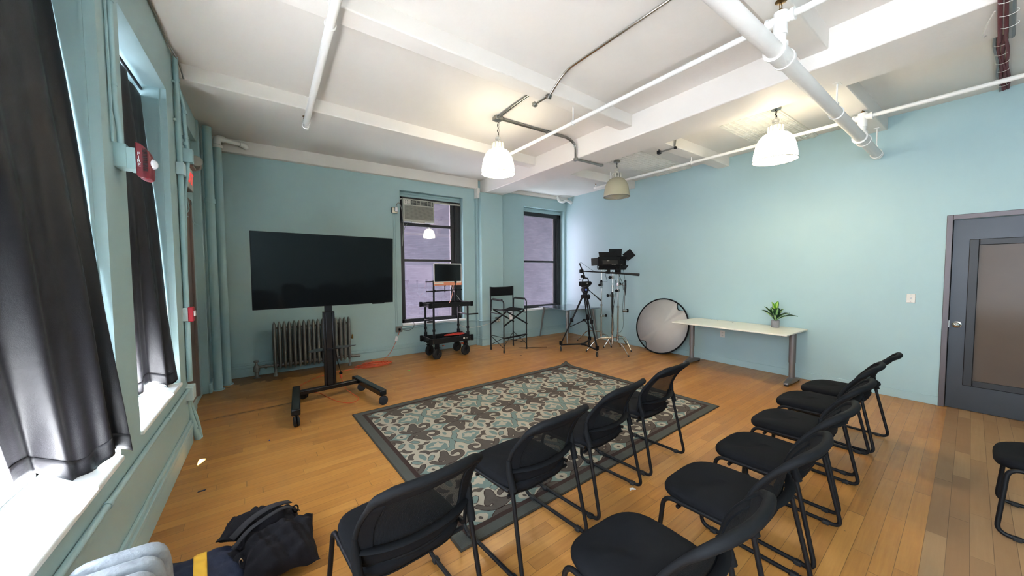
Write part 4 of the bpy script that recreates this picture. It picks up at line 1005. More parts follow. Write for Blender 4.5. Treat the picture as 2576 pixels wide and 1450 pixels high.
# exit sign with emergency lamps
t = thing('exit_sign', 'grey box exit sign with red letters and two emergency lamp heads in the left corner', 'sign', (-0.72, 5.1, 2.6))
P('sign_box', MB().b2(-0.778, -0.668, 4.95, 5.26, 2.505, 2.745), 'sign_grey', t, bevel=0.004)
P('sign_face', MB().b2(-0.670, -0.664, 4.955, 5.255, 2.512, 2.738), 'plate', t)
text('lettering', 'EXIT', 0.19, 'exit_red', t, (-0.6635 + 0.72, 0.005, 0.0255), (PI / 2, 0, PI / 2), 0.0008, 0.9)
for (y, x, z) in ((5.02, -0.605, 2.80), (5.25, -0.63, 2.80)):
    m = MB().lathe([(0.003, -0.05), (0.025, -0.045), (0.045, -0.02), (0.052, 0.01), (0.055, 0.018), (0.050, 0.022)], (0, 0, 0), 20, 'y')
    Rm = Matrix.Rotation(math.radians(200 if y < 5.1 else 160), 3, 'Z')
    m.v = [tuple(Rm @ Vector(p) + Vector((x, y, z))) for p in m.v]; P('lamp_head', m, 'sign_grey', t)
    m = MB().lathe([(0.001, 0.0), (0.03, 0.004), (0.048, 0.020)], (0, 0, 0), 20, 'y', cap=False)
    m.v = [tuple(Rm @ Vector(p) + Vector((x, y, z))) for p in m.v]; P('lamp_reflector', m, 'chrome', t)
P('lamp_bracket', MB().b2(-0.76, -0.63, 5.00, 5.26, 2.745, 2.765), 'sign_grey', t, bevel=0.003)
t = thing('wall_cable', 'thin teal cable looping from the exit sign to the corner pier', 'cable', (-0.7, 5.3, 2.3))
P('cable', MB().tube([(-0.73, 5.0, 2.50), (-0.70, 5.1, 2.42), (-0.70, 5.2, 2.30), (-0.735, 5.15, 2.24), (-0.755, 5.6, 2.27), (-0.76, 6.0, 2.24), (-0.72, 6.06, 2.22)], 0.007, 6, fillet=0.05), 'pipe_teal', t)

# ------------------------------------------------------------------ back wall fittings
def outlet_face(m, x, y, z, w=0.07, h=0.115, axis='y'):
    return m.box((x, y, z), (w, 0.008, h) if axis == 'y' else (0.008, w, h))
t = thing('wall_outlet', 'steel outlet box high on the back wall beside the air conditioner, with its plug in', 'outlet', (1.985, 6.75, 2.77))
P('box_body', MB().box((1.985, 6.745, 2.775), (0.105, 0.05, 0.105)), 'steel', t, bevel=0.006)
P('plug', MB().box((2.005, 6.705, 2.79), (0.052, 0.04, 0.085)), 'paper', t, bevel=0.012)
t = thing('appliance_cord', 'grey power cord hanging from the high outlet to the air conditioner', 'cord', (2.05, 6.7, 2.8))
P('cord', MB().tube([(2.00, 6.69, 2.83), (2.01, 6.67, 2.90), (2.06, 6.67, 2.92), (2.10, 6.68, 2.80), (2.135, 6.70, 2.55), (2.14, 6.74, 2.30), (2.15, 6.85, 2.12)], 0.006, 6, fillet=0.08).tube([(2.15, 6.85, 2.12), (2.16, 6.83, 2.35), (2.20, 6.80, 2.50), (2.24, 6.76, 2.56)], 0.005, 6, fillet=0.06), 'cord_grey', t)
t = thing('wall_conduit', 'two thin teal raceways dropping from the high outlet to the low outlet box', 'conduit', (1.98, 6.76, 1.6))
P('raceway', MB().box((1.968, 6.764, 1.64), (0.012, 0.012, 2.16)), 'base', t)
P('raceway', MB().box((2.004, 6.764, 1.64), (0.012, 0.012, 2.16)), 'base', t)
t = thing('wall_outlet', 'steel outlet box low on the back wall left of the window, with a black plug', 'outlet', (2.015, 6.75, 0.51))
P('box_body', MB().box((2.02, 6.745, 0.512), (0.12, 0.05, 0.105)), 'steel', t, bevel=0.006)
P('plug', MB().box((2.02, 6.70, 0.515), (0.035, 0.04, 0.045)), 'black_plastic', t, bevel=0.01)
t = thing('wall_conduit', 'thin horizontal teal conduit below the back window running to the pier outlet', 'conduit', (2.9, 6.75, 0.55))
P('conduit_run', MB().tube([(2.08, 6.748, 0.525), (3.68, 6.748, 0.545), (3.735, 6.72, 0.545), (3.735, 6.57, 0.545), (3.78, 6.545, 0.545), (4.10, 6.545, 0.545)], 0.010, 8, fillet=0.03), 'base', t)
t = thing('wall_outlet', 'four-gang steel outlet on the pier behind the tall folding chair', 'outlet', (4.14, 6.545, 0.54))
P('box_body', MB().box((4.14, 6.54, 0.545), (0.115, 0.04, 0.115)), 'steel', t, bevel=0.006)
for a in (-1, 1):
    for b in (-1, 1): P('receptacle', MB().box((4.14 + a * .026, 6.518, 0.545 + b * .026), (0.034, 0.006, 0.030)), 'plate', t, bevel=0.004)
t = thing('air_conditioner', 'off-white window air conditioner with a louvred front in the upper sash of the back window', 'air conditioner', (2.44, 6.8, 2.56))
P('cabinet', MB().b2(2.135, 2.755, 6.745, 7.15, 2.585, 3.015), 'alu', t, bevel=0.006)
P('front_bezel', MB().b2(2.130, 2.760, 6.700, 6.752, 2.582, 3.018), 'ac', t, bevel=0.012)
P('grille_well', MB().b2(2.165, 2.735, 6.697, 6.704, 2.625, 2.885), 'acdark', t)
for i in range(17): P('louvre', MB().box((2.45, 6.697, 2.634 + i * 0.0151), (0.565, 0.012, 0.0075), (0.5, 0, 0)), 'ac', t)
P('vent_well', MB().b2(2.285, 2.735, 6.697, 6.704, 2.912, 2.992), 'acdark', t)
for i in range(6): P('vent_blade', MB().box((2.325 + i * 0.074, 6.696, 2.952), (0.012, 0.012, 0.076), (0, 0, 0.4)), 'ac', t)
for i in range(3): P('vent_blade', MB().box((2.51, 6.6975, 2.93 + i * 0.022), (0.44, 0.008, 0.005)), 'ac', t)
P('control_panel', MB().b2(2.160, 2.270, 6.696, 6.704, 2.912, 2.992), 'plate', t)
for i in range(3):
    for j in range(3): P('control_button', MB().box((2.182 + i * 0.034, 6.694, 2.932 + j * 0.021), (0.018, 0.005, 0.009)), 'ink', t)
P('support_tray', MB().b2(2.30, 2.56, 6.70, 6.74, 2.566, 2.583), 'ac', t)
t = thing('corner_pipe', 'small white pipe with elbows in the far right corner just under the ceiling', 'pipe', (6.3, 6.62, 3.43))
P('pipe_run', MB().tube([(6.02, 6.66, 3.49), (6.02, 6.60, 3.36), (6.12, 6.56, 3.34), (6.22, 6.55, 3.39), (6.40, 6.56, 3.36)], 0.030, 12, fillet=0.04), 'white_pipe', t)
P('elbow', MB().tube([(6.36, 6.56, 3.365), (6.407, 6.56, 3.355)], 0.045, 14), 'white_pipe', t)

# ------------------------------------------------------------------ right wall fittings
t = thing('wall_plate', 'square ivory wall plate with a small jack beside the steel door', 'wall plate', (6.40, 0.726, 1.248))
P('plate_body', MB().box((6.406, 0.726, 1.248), (0.008, 0.072, 0.108)), 'plate', t, bevel=0.003)
P('jack', MB().box((6.400, 0.726, 1.248), (0.008, 0.014, 0.016)), 'steel', t)
for z in (1.29, 1.206): P('screw', MB().tube([(6.400, 0.726, z), (6.404, 0.726, z)], 0.003, 8), 'steel', t)
t = thing('wall_outlet', 'ivory duplex outlet on the teal wall under the white desk', 'outlet', (6.40, 2.865, 0.505))
P('plate_body', MB().box((6.406, 2.865, 0.505), (0.008, 0.075, 0.118)), 'plate', t, bevel=0.003)
for z in (0.532, 0.478): P('receptacle', MB().box((6.401, 2.865, z), (0.006, 0.034, 0.030)), 'plate', t, bevel=0.003); P('slot', MB().box((6.3975, 2.872, z), (0.002, 0.003, 0.012)), 'ink', t); P('slot', MB().box((6.3975, 2.858, z), (0.002, 0.003, 0.012)), 'ink', t)

# ------------------------------------------------------------------ white desk and plant
t = thing('desk', 'long white desk on two grey T-shaped legs against the teal right wall', 'desk', (5.99, 2.5, 0))
P('tabletop', MB().b2(5.575, 6.385, 1.70, 3.305, 0.722, 0.745), 'white_top', t, bevel=0.006)
for y in (1.765, 3.19):
    lg = P('leg', MB().tube([(6.02, y, 0.05), (6.02, y, 0.30)], 0.036, 20).tube([(6.02, y, 0.295), (6.02, y, 0.71)], 0.041, 20), 'alu', t)
    f = MB().loft([[(x, y + a * w, z) for a, z in ((-1, 0.018), (1, 0.018), (0.85, h), (-0.85, h))] for x, w, h in ((5.79, 0.012, 0.03), (5.80, 0.032, 0.046), (5.88, 0.038, 0.062), (5.98, 0.042, 0.085), (6.06, 0.042, 0.085), (6.16, 0.038, 0.062), (6.26, 0.032, 0.046), (6.27, 0.012, 0.03))])
    P('foot', f, 'alu', lg, bevel=0.008)
    for x in (5.82, 6.24): P('foot_pad', MB().tube([(x, y, 0), (x, y, 0.02)], 0.028, 14), 'rubber', lg)
    P('bracket', MB().box((5.99, y, 0.712), (0.66, 0.05, 0.02)), 'alu', lg, bevel=0.003)
P('frame_rail', MB().box((6.02, 2.48, 0.700), (0.03, 1.40, 0.036)), 'alu', t)
for i, (x, y) in enumerate(((6.33, 3.02), (6.26, 2.88), (6.20, 2.62))):
    o = MB().tube([(x, y, 0.745), (x, y, 0.7465)], (0.005, 0.006, 0.010)[i], 12).build('plug_cap', 'ink'); tag(o, ('tiny dark screw cap at the back left of the white desk', 'small dark cap on the white desk, middle of three', 'largest dark cap on the white desk, nearest the plant')[i], 'cap')
t = thing('potted_plant', 'variegated green leafy plant in a round concrete pot on the white desk', 'plant', (6.20, 2.035, 0.7455))
pot = MB().lathe([(0.046, 0), (0.050, 0.004), (0.051, 0.105), (0.046, 0.107), (0.044, 0.09), (0.002, 0.088)], n=28)
pot.build('pot', 'concrete', t, angle=50)
def leaf(parent, yaw, pitch, L, W, bend, mat, base=(0, 0, 0.09), sway=0.0):
    m = MB(); nu, nv = 9, 16; uv = []
    R = Matrix.Rotation(yaw, 3, 'Z')
    for j in range(nv):
        v = j / (nv - 1); ang = pitch - bend * v; 
        # integrate the midrib
        s = 0; px = pz = 0.0
        for q in range(12):
            t_ = v * (q + .5) / 12; a_ = pitch - bend * t_; px += math.cos(a_) * L * v / 12; pz += math.sin(a_) * L * v / 12
        w = W * (0.10 if v < 0.18 else 0.10 + 0.90 * math.sin(PI * min(1, (v - 0.18) / 0.82)) ** 0.75) * (1 if v < .98 else 0.05)
        for i in range(nu):
            u = i / (nu - 1) - 0.5
            lift = abs(u) * w * 0.55 + 0.004 * math.sin(v * 17 + (3 if u > 0 else 0)) * abs(u) * 2
            p = Vector((px - math.sin(ang) * lift, u * w + sway * v * v, pz + math.cos(ang) * lift))
            m.v.append(tuple(R @ p + Vector(base))); uv.append((i / (nu - 1), v))
    m.f = [(j * nu + i, j * nu + i + 1, (j + 1) * nu + i + 1, (j + 1) * nu + i) for j in range(nv - 1) for i in range(nu - 1)]
    o = m.build('leaf', mat, parent, angle=80)
    l = o.data.uv_layers.new(name='UVMap')
    for lp in o.data.loops: l.data[lp.index].uv = uv[lp.vertex_index]
    return o
rt = random.Random(4)
for yaw, pit, L, W, bend, mt in ((-2.2, 1.50, .315, .085, .15, 'leaf_light'), (2.6, 1.42, .30, .08, .15, 'leaf_light'), (2.05, 1.15, .26, .085, .3, 'leaf_dark'), (1.75, .95, .235, .09, .4, 'leaf_dark'), (2.9, 1.25, .24, .09, .3, 'leaf_dark'), (-2.6, 1.2, .25, .09, .35, 'leaf_dark'), (2.4, .95, .20, .095, .3, 'leaf_dark'), (-1.85, 1.0, .25, .08, .75, 'leaf_dark'), (-1.5, .85, .29, .075, 1.0, 'leaf_dark'), (0.4, 1.3, .24, .08, .4, 'leaf_dark'), (1.2, 1.1, .22, .08, .4, 'leaf_dark'), (-0.6, 1.2, .22, .08, .4, 'leaf_dark'), (-2.9, .9, .17, .085, .4, 'leaf_dark'), (-2.2, .8, .15, .06, .3, 'leaf_dark')):
    leaf(t, yaw, pit, L, W, bend, mt)

# ------------------------------------------------------------------ reflector disc
t = thing('photo_reflector', 'round pale reflector disc with a black rim leaning on the wall beside the desk', 'reflector', (6.13, 3.92, 0))
Rc = 0.535; tilt = math.radians(14)
cx, cy, cz = 6.255, 3.925, 0.535 * math.cos(tilt) + 0.012
ex = Vector((0.02, -1, 0)).normalized(); ey = Vector((math.sin(tilt), 0, math.cos(tilt)))
def dp(a, r): return Vector((cx, cy, cz)) + ex * math.cos(a) * r + ey * math.sin(a) * r
rim = [tuple(dp(2 * PI * k / 72, Rc)) for k in range(72)]
P('rim', MB().tube(rim, 0.013, 10, closed=True), 'black_fabric', t)
hands = (math.radians(50), math.radians(232))
def dip(a):
    for h in hands:
        d = (a - h + PI) % (2 * PI) - PI
        if abs(d) < 0.20: return 0.085 * math.cos(d / 0.20 * PI / 2)
    return 0.0
n = 144; pts = [tuple(dp(2 * PI * k / n, Rc - dip(2 * PI * k / n) - 0.002)) for k in range(n)]
m = MB(); m.v = [tuple(dp(0, 0))] + pts; m.f = [(0, 1 + k, 1 + (k + 1) % n) for k in range(n)]
P('cloth', m, 'reflector', t, solid=0.003)
for h in hands:
    P('handle_edge', MB().tube([tuple(dp(h + d, Rc - 0.085 * math.cos(d / 0.20 * PI / 2) - 0.001)) for d in [-0.2 + 0.02 * k for k in range(21)]], 0.006, 6), 'black_fabric', t)

t = thing('ceiling_cable', 'thin grey cable running along the top edge of the window wall', 'cable', (-0.65, 3, 3.58))
P('cable', MB().tube([(-0.652, -1.0, 3.578), (-0.652, 3.6, 3.578), (-0.650, 4.2, 3.575), (-0.62, 4.46, 3.54), (-0.60, 4.50, 3.42)], 0.007, 6, fillet=0.1), 'cord_grey', t)
# ------------------------------------------------------------------ equipment cart
t = thing('equipment_cart', 'black two-tier camera cart on four fat wheels in front of the back window', 'cart', (2.77, 6.2, 0))
def tray(z0, z1, name):
    X0, X1, Y0, Y1 = 2.365, 3.185, 5.975, 6.46
    m = MB().b2(X0, X1, Y0, Y0 + 0.022, z0, z1).b2(X0, X1, Y1 - 0.022, Y1, z0, z1).b2(X0, X0 + 0.022, Y0 + .022, Y1 - .022, z0, z1).b2(X1 - 0.022, X1, Y0 + .022, Y1 - .022, z0, z1).b2(X0 + .022, X1 - .022, Y0 + .022, Y1 - .022, z0 + 0.008, z0 + 0.016)
    return P(name, m, 'black_metal', t, bevel=0.003)
tr1 = tray(0.29, 0.39, 'lower_tray'); tr2 = tray(0.955, 1.035, 'upper_tray')
for X, Y in ((2.43, 6.01), (3.12, 6.01), (2.43, 6.425), (3.12, 6.425)):
    P('post', MB().tube([(X, Y, 0.30), (X, Y, 1.03)], 0.0185, 14).tube([(X, Y, 0.38), (X, Y, 0.46)], 0.030, 14).tube([(X, Y, 0.52), (X, Y, 0.56)], 0.026, 14), 'black_metal', t)
for z0, z1 in ((0.285, 0.395), (0.95, 1.04)):
    for X in (2.355, 3.195):
        for Y in (5.985, 6.45): P('corner_clamp', MB().box((X, Y, (z0 + z1) / 2), (0.05, 0.05, z1 - z0)), 'black_plastic', t, bevel=0.006)
for X in (2.335, 3.215):
    for Y in (6.08, 6.36): P('latch_knob', MB().tube([(X - .02, Y, 0.34), (X + .02, Y, 0.34)], 0.026, 12), 'black_plastic', t)
for k in range(5): P('bolt', MB().tube([(2.42 + k * 0.17, 5.9735, 0.972), (2.42 + k * 0.17, 5.976, 0.972)], 0.004, 8), 'chrome', t)
for X in (2.40, 3.15):
    for z in (0.32, 0.36, 0.98, 1.015): P('bolt', MB().tube([(X, 5.9735, z), (X, 5.976, z)], 0.005, 8), 'chrome', t)
P('badge', MB().lathe([(0.001, -0.002), (0.020, -0.002), (0.020, 0.0)], (3.02, 5.974, 0.345), 20, 'y'), 'plate', t)
P('badge', MB().box((3.085, 5.9735, 0.352), (0.045, 0.003, 0.004)).box((3.085, 5.9735, 0.338), (0.030, 0.003, 0.004)), 'plate', t)
for X, Y, yw in ((2.494, 6.03, 0.35), (3.085, 6.05, 0.25), (2.50, 6.42, 0.5), (3.10, 6.45, 0.3)):
    Rm = Matrix.Rotation(yw, 3, 'Z')
    m = MB().lathe([(0.03, -0.020), (0.05, -0.024), (0.075, -0.030), (0.094, -0.024), (0.100, -0.010), (0.100, 0.010), (0.094, 0.024), (0.075, 0.030), (0.05, 0.024), (0.03, 0.020)], (0, 0, 0), 36, 'y')
    m.v = [tuple(Rm @ Vector(p) + Vector((X, Y, 0.1))) for p in m.v]; wh = P('wheel', m, 'rubber', t, angle=50)
    m = MB().lathe([(0.001, -0.030), (0.022, -0.030), (0.026, -0.018), (0.048, -0.022), (0.05, 0.0), (0.048, 0.022), (0.026, 0.018), (0.022, 0.03), (0.001, 0.03)], (0, 0, 0), 24, 'y')
    m.v = [tuple(Rm @ Vector(p) + Vector((X, Y, 0.1))) for p in m.v]; P('hub', m, 'black_metal', wh)
    for k in range(4):
        a = k * PI / 2 + 0.4; c = Rm @ Vector((0.017 * math.cos(a), -0.031, 0.017 * math.sin(a))) + Vector((X, Y, 0.1)); P('bolt', MB().ball(tuple(c), 0.004, 5), 'chrome', wh)
    m = MB().box((0, 0.038, 0.14), (0.045, 0.008, 0.12)).box((0, -0.038, 0.155), (0.045, 0.008, 0.09)).box((0, 0, 0.212), (0.075, 0.088, 0.022)).box((0, 0, 0.25), (0.06, 0.06, 0.06))
    m.v = [tuple(Rm @ Vector(p) + Vector((X, Y, 0))) for p in m.v]; P('caster_fork', m, 'black_metal', t, bevel=0.003)
P('brake_tab', MB().box((2.62, 6.03, 0.235), (0.03, 0.05, 0.014)), 'orange', t); P('brake_tab', MB().box((3.02, 6.05, 0.235), (0.05, 0.05, 0.014)), 'orange', t)
# uprights and rods above the upper tray
for X in (2.515, 2.955):
    P('upright', MB().tube([(X, 6.20, 0.97), (X, 6.20, 1.43)], 0.017, 12).box((X, 6.20, 1.42), (0.045, 0.045, 0.05)).box((X, 6.20, 1.255), (0.05, 0.05, 0.05)), 'black_metal', t)
P('cross_rod', MB().tube([(2.36, 6.185, 1.248), (3.10, 6.20, 1.262)], 0.011, 10), 'black_metal', t)
P('handle_rod', MB().tube([(2.36, 6.19, 1.425), (2.535, 6.20, 1.425)], 0.0125, 10), 'black_metal', t)
P('handle_rod', MB().tube([(2.42, 6.42, 0.70), (2.45, 6.02, 0.70), (2.32, 6.06, 0.70)], 0.014, 10, fillet=0.02), 'black_metal', t)
P('handle_rod', MB().tube([(3.12, 6.42, 0.79), (3.12, 6.01, 0.79), (3.34, 6.00, 0.79)], 0.014, 10, fillet=0.02), 'black_metal', t)
P('screen_arm', MB().tube([(2.74, 6.20, 1.22), (2.74, 6.20, 1.42)], 0.010, 8).box((2.74, 6.20, 1.38), (0.03, 0.02, 0.10)), 'black_metal', t)
# desktop monitor on the cart
mo = thing('desktop_monitor', 'slim white desktop screen with a salmon chin, switched off, clamped above the cart', 'monitor', (2.80, 6.18, 1.56), math.radians(3))
MB().box((0, 0.008, 0.0), (0.585, 0.016, 0.42)).build('housing', 'white_plastic', mo, bevel=0.006)
MB().box((0, -0.001, 0.030), (0.555, 0.003, 0.325)).build('screen', 'screen2', mo)
MB().box((0, -0.001, -0.178), (0.585, 0.004, 0.062)).build('chin', 'salmon', mo, bevel=0.0015)
MB().box((-0.19, -0.004, -0.168), (0.19, 0.002, 0.028)).build('sticker', 'plate', mo)
MB().box((0.22, -0.004, -0.158), (0.13, 0.002, 0.012)).build('sticker', 'plate', mo)
t = thing('monitor_cable', 'pale cable dangling from the monitor over the cart and down behind it', 'cable', (2.95, 6.2, 1.3))
P('cable', MB().tube([(2.93, 6.22, 1.36), (2.90, 6.20, 1.20), (2.84, 6.15, 1.08), (2.78, 6.12, 0.99)], 0.0035, 5, fillet=0.05), 'salmon', t)
P('cable', MB().tube([(2.88, 6.22, 1.36), (2.92, 6.22, 1.25), (3.02, 6.3, 1.16), (3.18, 6.47, 1.05), (3.20, 6.48, 0.80), (3.18, 6.49, 0.50)], 0.0035, 5, fillet=0.05), 'plate', t)
t = thing('power_cable', 'white cable sagging from the cart to the outlet on the pier', 'cable', (3.3, 6.5, 0.5))
P('cable', MB().tube([(3.10, 6.49, 0.60), (3.22, 6.50, 0.50), (3.35, 6.52, 0.44), (3.55, 6.50, 0.43), (3.85, 6.49, 0.47), (4.13, 6.515, 0.55)], 0.0045, 6, fillet=0.12), 'plate', t)
def coil(m, c, rx, ry, z, turns, r, seed, rise=0.0, jitter=0.12, n=26):
    rn = random.Random(seed); pts = []; ph = rn.uniform(0, 6)
    for k in range(turns):
        jx, jy, dx, dy, rr = [rn.uniform(-jitter, jitter) for _ in range(5)]
        for i in range(n):
            a = 2 * PI * i / n + ph; f = i / n
            pts.append((c[0] + rx * (1 + rr) * math.cos(a) + rx * dx, c[1] + ry * (1 + jy) * math.sin(a) + ry * dy, z + r + rn.uniform(0, 1) * rise * (k / max(1, turns))))
    sm = []
    for i in range(len(pts)):
        a = pts[max(0, i - 1)]; b = pts[i]; d = pts[min(len(pts) - 1, i + 1)]
        sm.append(tuple((a[k] + 2 * b[k] + d[k]) / 4 for k in range(3)))
    return m.tube(sm, r, 6)
tag(coil(MB(), (2.93, 6.16), 0.17, 0.055, 0.39, 8, 0.0055, 3, 0.03, 0.2).build('extension_cord', 'redcord'), 'red extension cord bundled in the lower tray of the camera cart', 'cord')
tag(coil(MB(), (2.60, 6.18), 0.12, 0.08, 0.308, 7, 0.005, 5, 0.05, 0.25).build('coiled_cable', 'black_plastic'), 'black cable coiled at the left of the lower cart tray', 'cable')
# orange cord on the floor
t = thing('extension_cord', 'orange extension cord coiled on the floor, running up to the low outlet', 'cord', (1.43, 6.3, 0))
P('coil', coil(MB(), (1.46, 6.30), 0.23, 0.12, 0.0, 15, 0.0045, 8, 0.05, 0.28), 'orange', t)
P('cord', MB().tube([(1.60, 6.38, 0.02), (1.82, 6.60, 0.12), (1.93, 6.70, 0.26), (1.97, 6.71, 0.33), (2.02, 6.695, 0.50)], 0.0045, 6, fillet=0.1), 'orange', t)
P('cord', MB().tube([(1.22, 6.25, 0.005), (0.98, 6.22, 0.005), (0.60, 6.12, 0.005), (0.33, 5.80, 0.005), (0.26, 5.62, 0.005), (0.35, 5.42, 0.005), (0.52, 5.22, 0.005), (0.56, 5.02, 0.005), (0.66, 4.72, 0.005), (0.78, 4.58, 0.005), (0.90, 4.70, 0.005), (0.86, 4.93, 0.005), (0.80, 5.15, 0.03), (0.78, 5.32, 0.14)], 0.0045, 6, fillet=0.16), 'orange', t)
P('socket_end', MB().tube([(0.78, 5.32, 0.14), (0.778, 5.33, 0.19)], 0.016, 10), 'orange', t)
P('tag', MB().box((1.955, 6.70, 0.345), (0.05, 0.006, 0.09), (0, 0.25, 0)), 'paper', t)
P('power_cord', MB().tube([(0.68, 5.05, 0.60), (0.715, 5.12, 0.42), (0.76, 5.28, 0.27), (0.778, 5.33, 0.22)], 0.005, 6, fillet=0.08), 'black_plastic', st)
P('plug', MB().ball((0.778, 5.332, 0.205), (0.022, 0.022, 0.024), 8), 'black_plastic', st)
t = thing('appliance_cord', 'thin grey lead curling from the low outlet towards the window sill', 'cord', (2.1, 6.72, 0.5))
P('cord', MB().tube([(2.08, 6.715, 0.50), (2.20, 6.70, 0.47), (2.30, 6.71, 0.52), (2.32, 6.735, 0.60), (2.30, 6.76, 0.64)], 0.004, 6, fillet=0.04), 'acdark', t)

# ------------------------------------------------------------------ tall folding chair
t = thing('directors_chair', 'tall black folding chair with canvas seat and back in front of the pier', 'chair', (4.035, 5.95, 0), math.radians(5))
wx, wy = 0.30, 0.215
def L(name, mb, mat='black_metal', par=None, **k): return mb.build(name, mat, par or t, **k)
for sx in (-1, 1):
    L('front_leg', MB().tube([(sx * wx, -wy, 0.0), (sx * wx, -wy, 0.90), (sx * wx, -wy, 1.03), (sx * wx, wy - 0.02, 1.05), (sx * wx, wy - 0.01, 0.80)], 0.0125, 12, fillet=0.06))
    L('rear_leg', MB().tube([(sx * wx, wy, 0.0), (sx * wx, wy + 0.005, 1.29)], 0.0125, 12))
    L('armrest', MB().tube([(sx * wx, -wy + 0.055, 1.040), (sx * wx, wy - 0.08, 1.048)], 0.021, 12), 'rubber')
    for sy in (-1, 1): L('leg_cap', MB().tube([(sx * wx, sy * wy, 0), (sx * wx, sy * wy, 0.05)], 0.0155, 12), 'rubber')
    L('side_brace', MB().tube([(sx * (wx + .012), -wy, 0.10), (sx * (wx + .012), wy, 0.30)], 0.006, 8)); L('side_brace', MB().tube([(sx * (wx + .018), wy, 0.10), (sx * (wx + .018), -wy, 0.30)], 0.006, 8))
    L('side_brace', MB().tube([(sx * wx, -wy, 0.76), (sx * wx, wy, 0.77)], 0.009, 8))
for y in (-wy, wy):
    L('cross_brace', bar(MB(), (-wx, y, 0.53), (wx * .80, y, 0.82), 0.018, 0.026)); L('cross_brace', bar(MB(), (wx, y - .02, 0.53), (-wx * .80, y - .02, 0.82), 0.018, 0.026))
L('seat_rail', MB().tube([(-0.235, -wy, 0.83), (-0.235, wy, 0.83)], 0.012, 10)); L('seat_rail', MB().tube([(0.235, -wy, 0.83), (0.235, wy, 0.83)], 0.012, 10))
L('footrest', bar(MB(), (-wx, -wy - .01, 0.29), (wx, -wy - .01, 0.31), 0.03, 0.03), bevel=0.004)
L('lower_brace', MB().tube([(-wx, -wy, 0.13), (wx, wy, 0.30)], 0.006, 8)); L('lower_brace', MB().tube([(-wx, wy, 0.30), (wx, -wy, 0.13)], 0.006, 8))
MB().grid(lambda u, v: (-0.245 + 0.49 * u, -wy - 0.01 + (2 * wy + .02) * v, 0.845 - 0.035 * math.sin(PI * u) ** 1.2), 20, 10).build('seat', 'black_fabric', t, solid=0.006, angle=80)
MB().grid(lambda u, v: (-0.315 + 0.63 * u, wy + 0.005 + 0.035 * math.sin(PI * u), 1.10 + 0.185 * v + (0.014 * (2 * abs(u - .5)) ** 4 if v > .5 else 0)), 24, 8).build('backrest', 'black_fabric', t, solid=0.008, angle=80)
L('tag', MB().box((-0.13, -wy - 0.016, 0.735), (0.075, 0.003, 0.16)), 'paper')
for k in range(5): L('tag_print', MB().box((-0.13, -wy - 0.0182, 0.79 - k * 0.020), (0.055, 0.0008, 0.003 if k else 0.012)), 'ink')
tag(MB().tube([(4.28, 5.92, 0.004), (4.78, 5.62, 0.004)], 0.004, 6).build('straw', 'ink'), 'thin dark stick lying on the floor beside the tall folding chair', 'stick')

# ------------------------------------------------------------------ glass table
t = thing('side_table', 'small grey glass-topped table on splayed metal legs in the far corner', 'table', (5.9, 6.15, 0), math.radians(-4))
L('tabletop', MB().b2(-0.50, 0.49, -0.56, 0.52, 0.735, 0.752), 'glasstop', bevel=0.004)
for sx, sy in ((-1, -1), (1, -1), (-1, 1), (1, 1)):
    L('leg', MB().tube([(sx * 0.39 - 0.0, sy * 0.43, 0.735), (sx * 0.455, sy * 0.52, 0.0)], [0.030, 0.012], 14), 'alu')
L('under_frame', MB().box((0, 0, 0.725), (0.80, 0.88, 0.02)), 'alu')

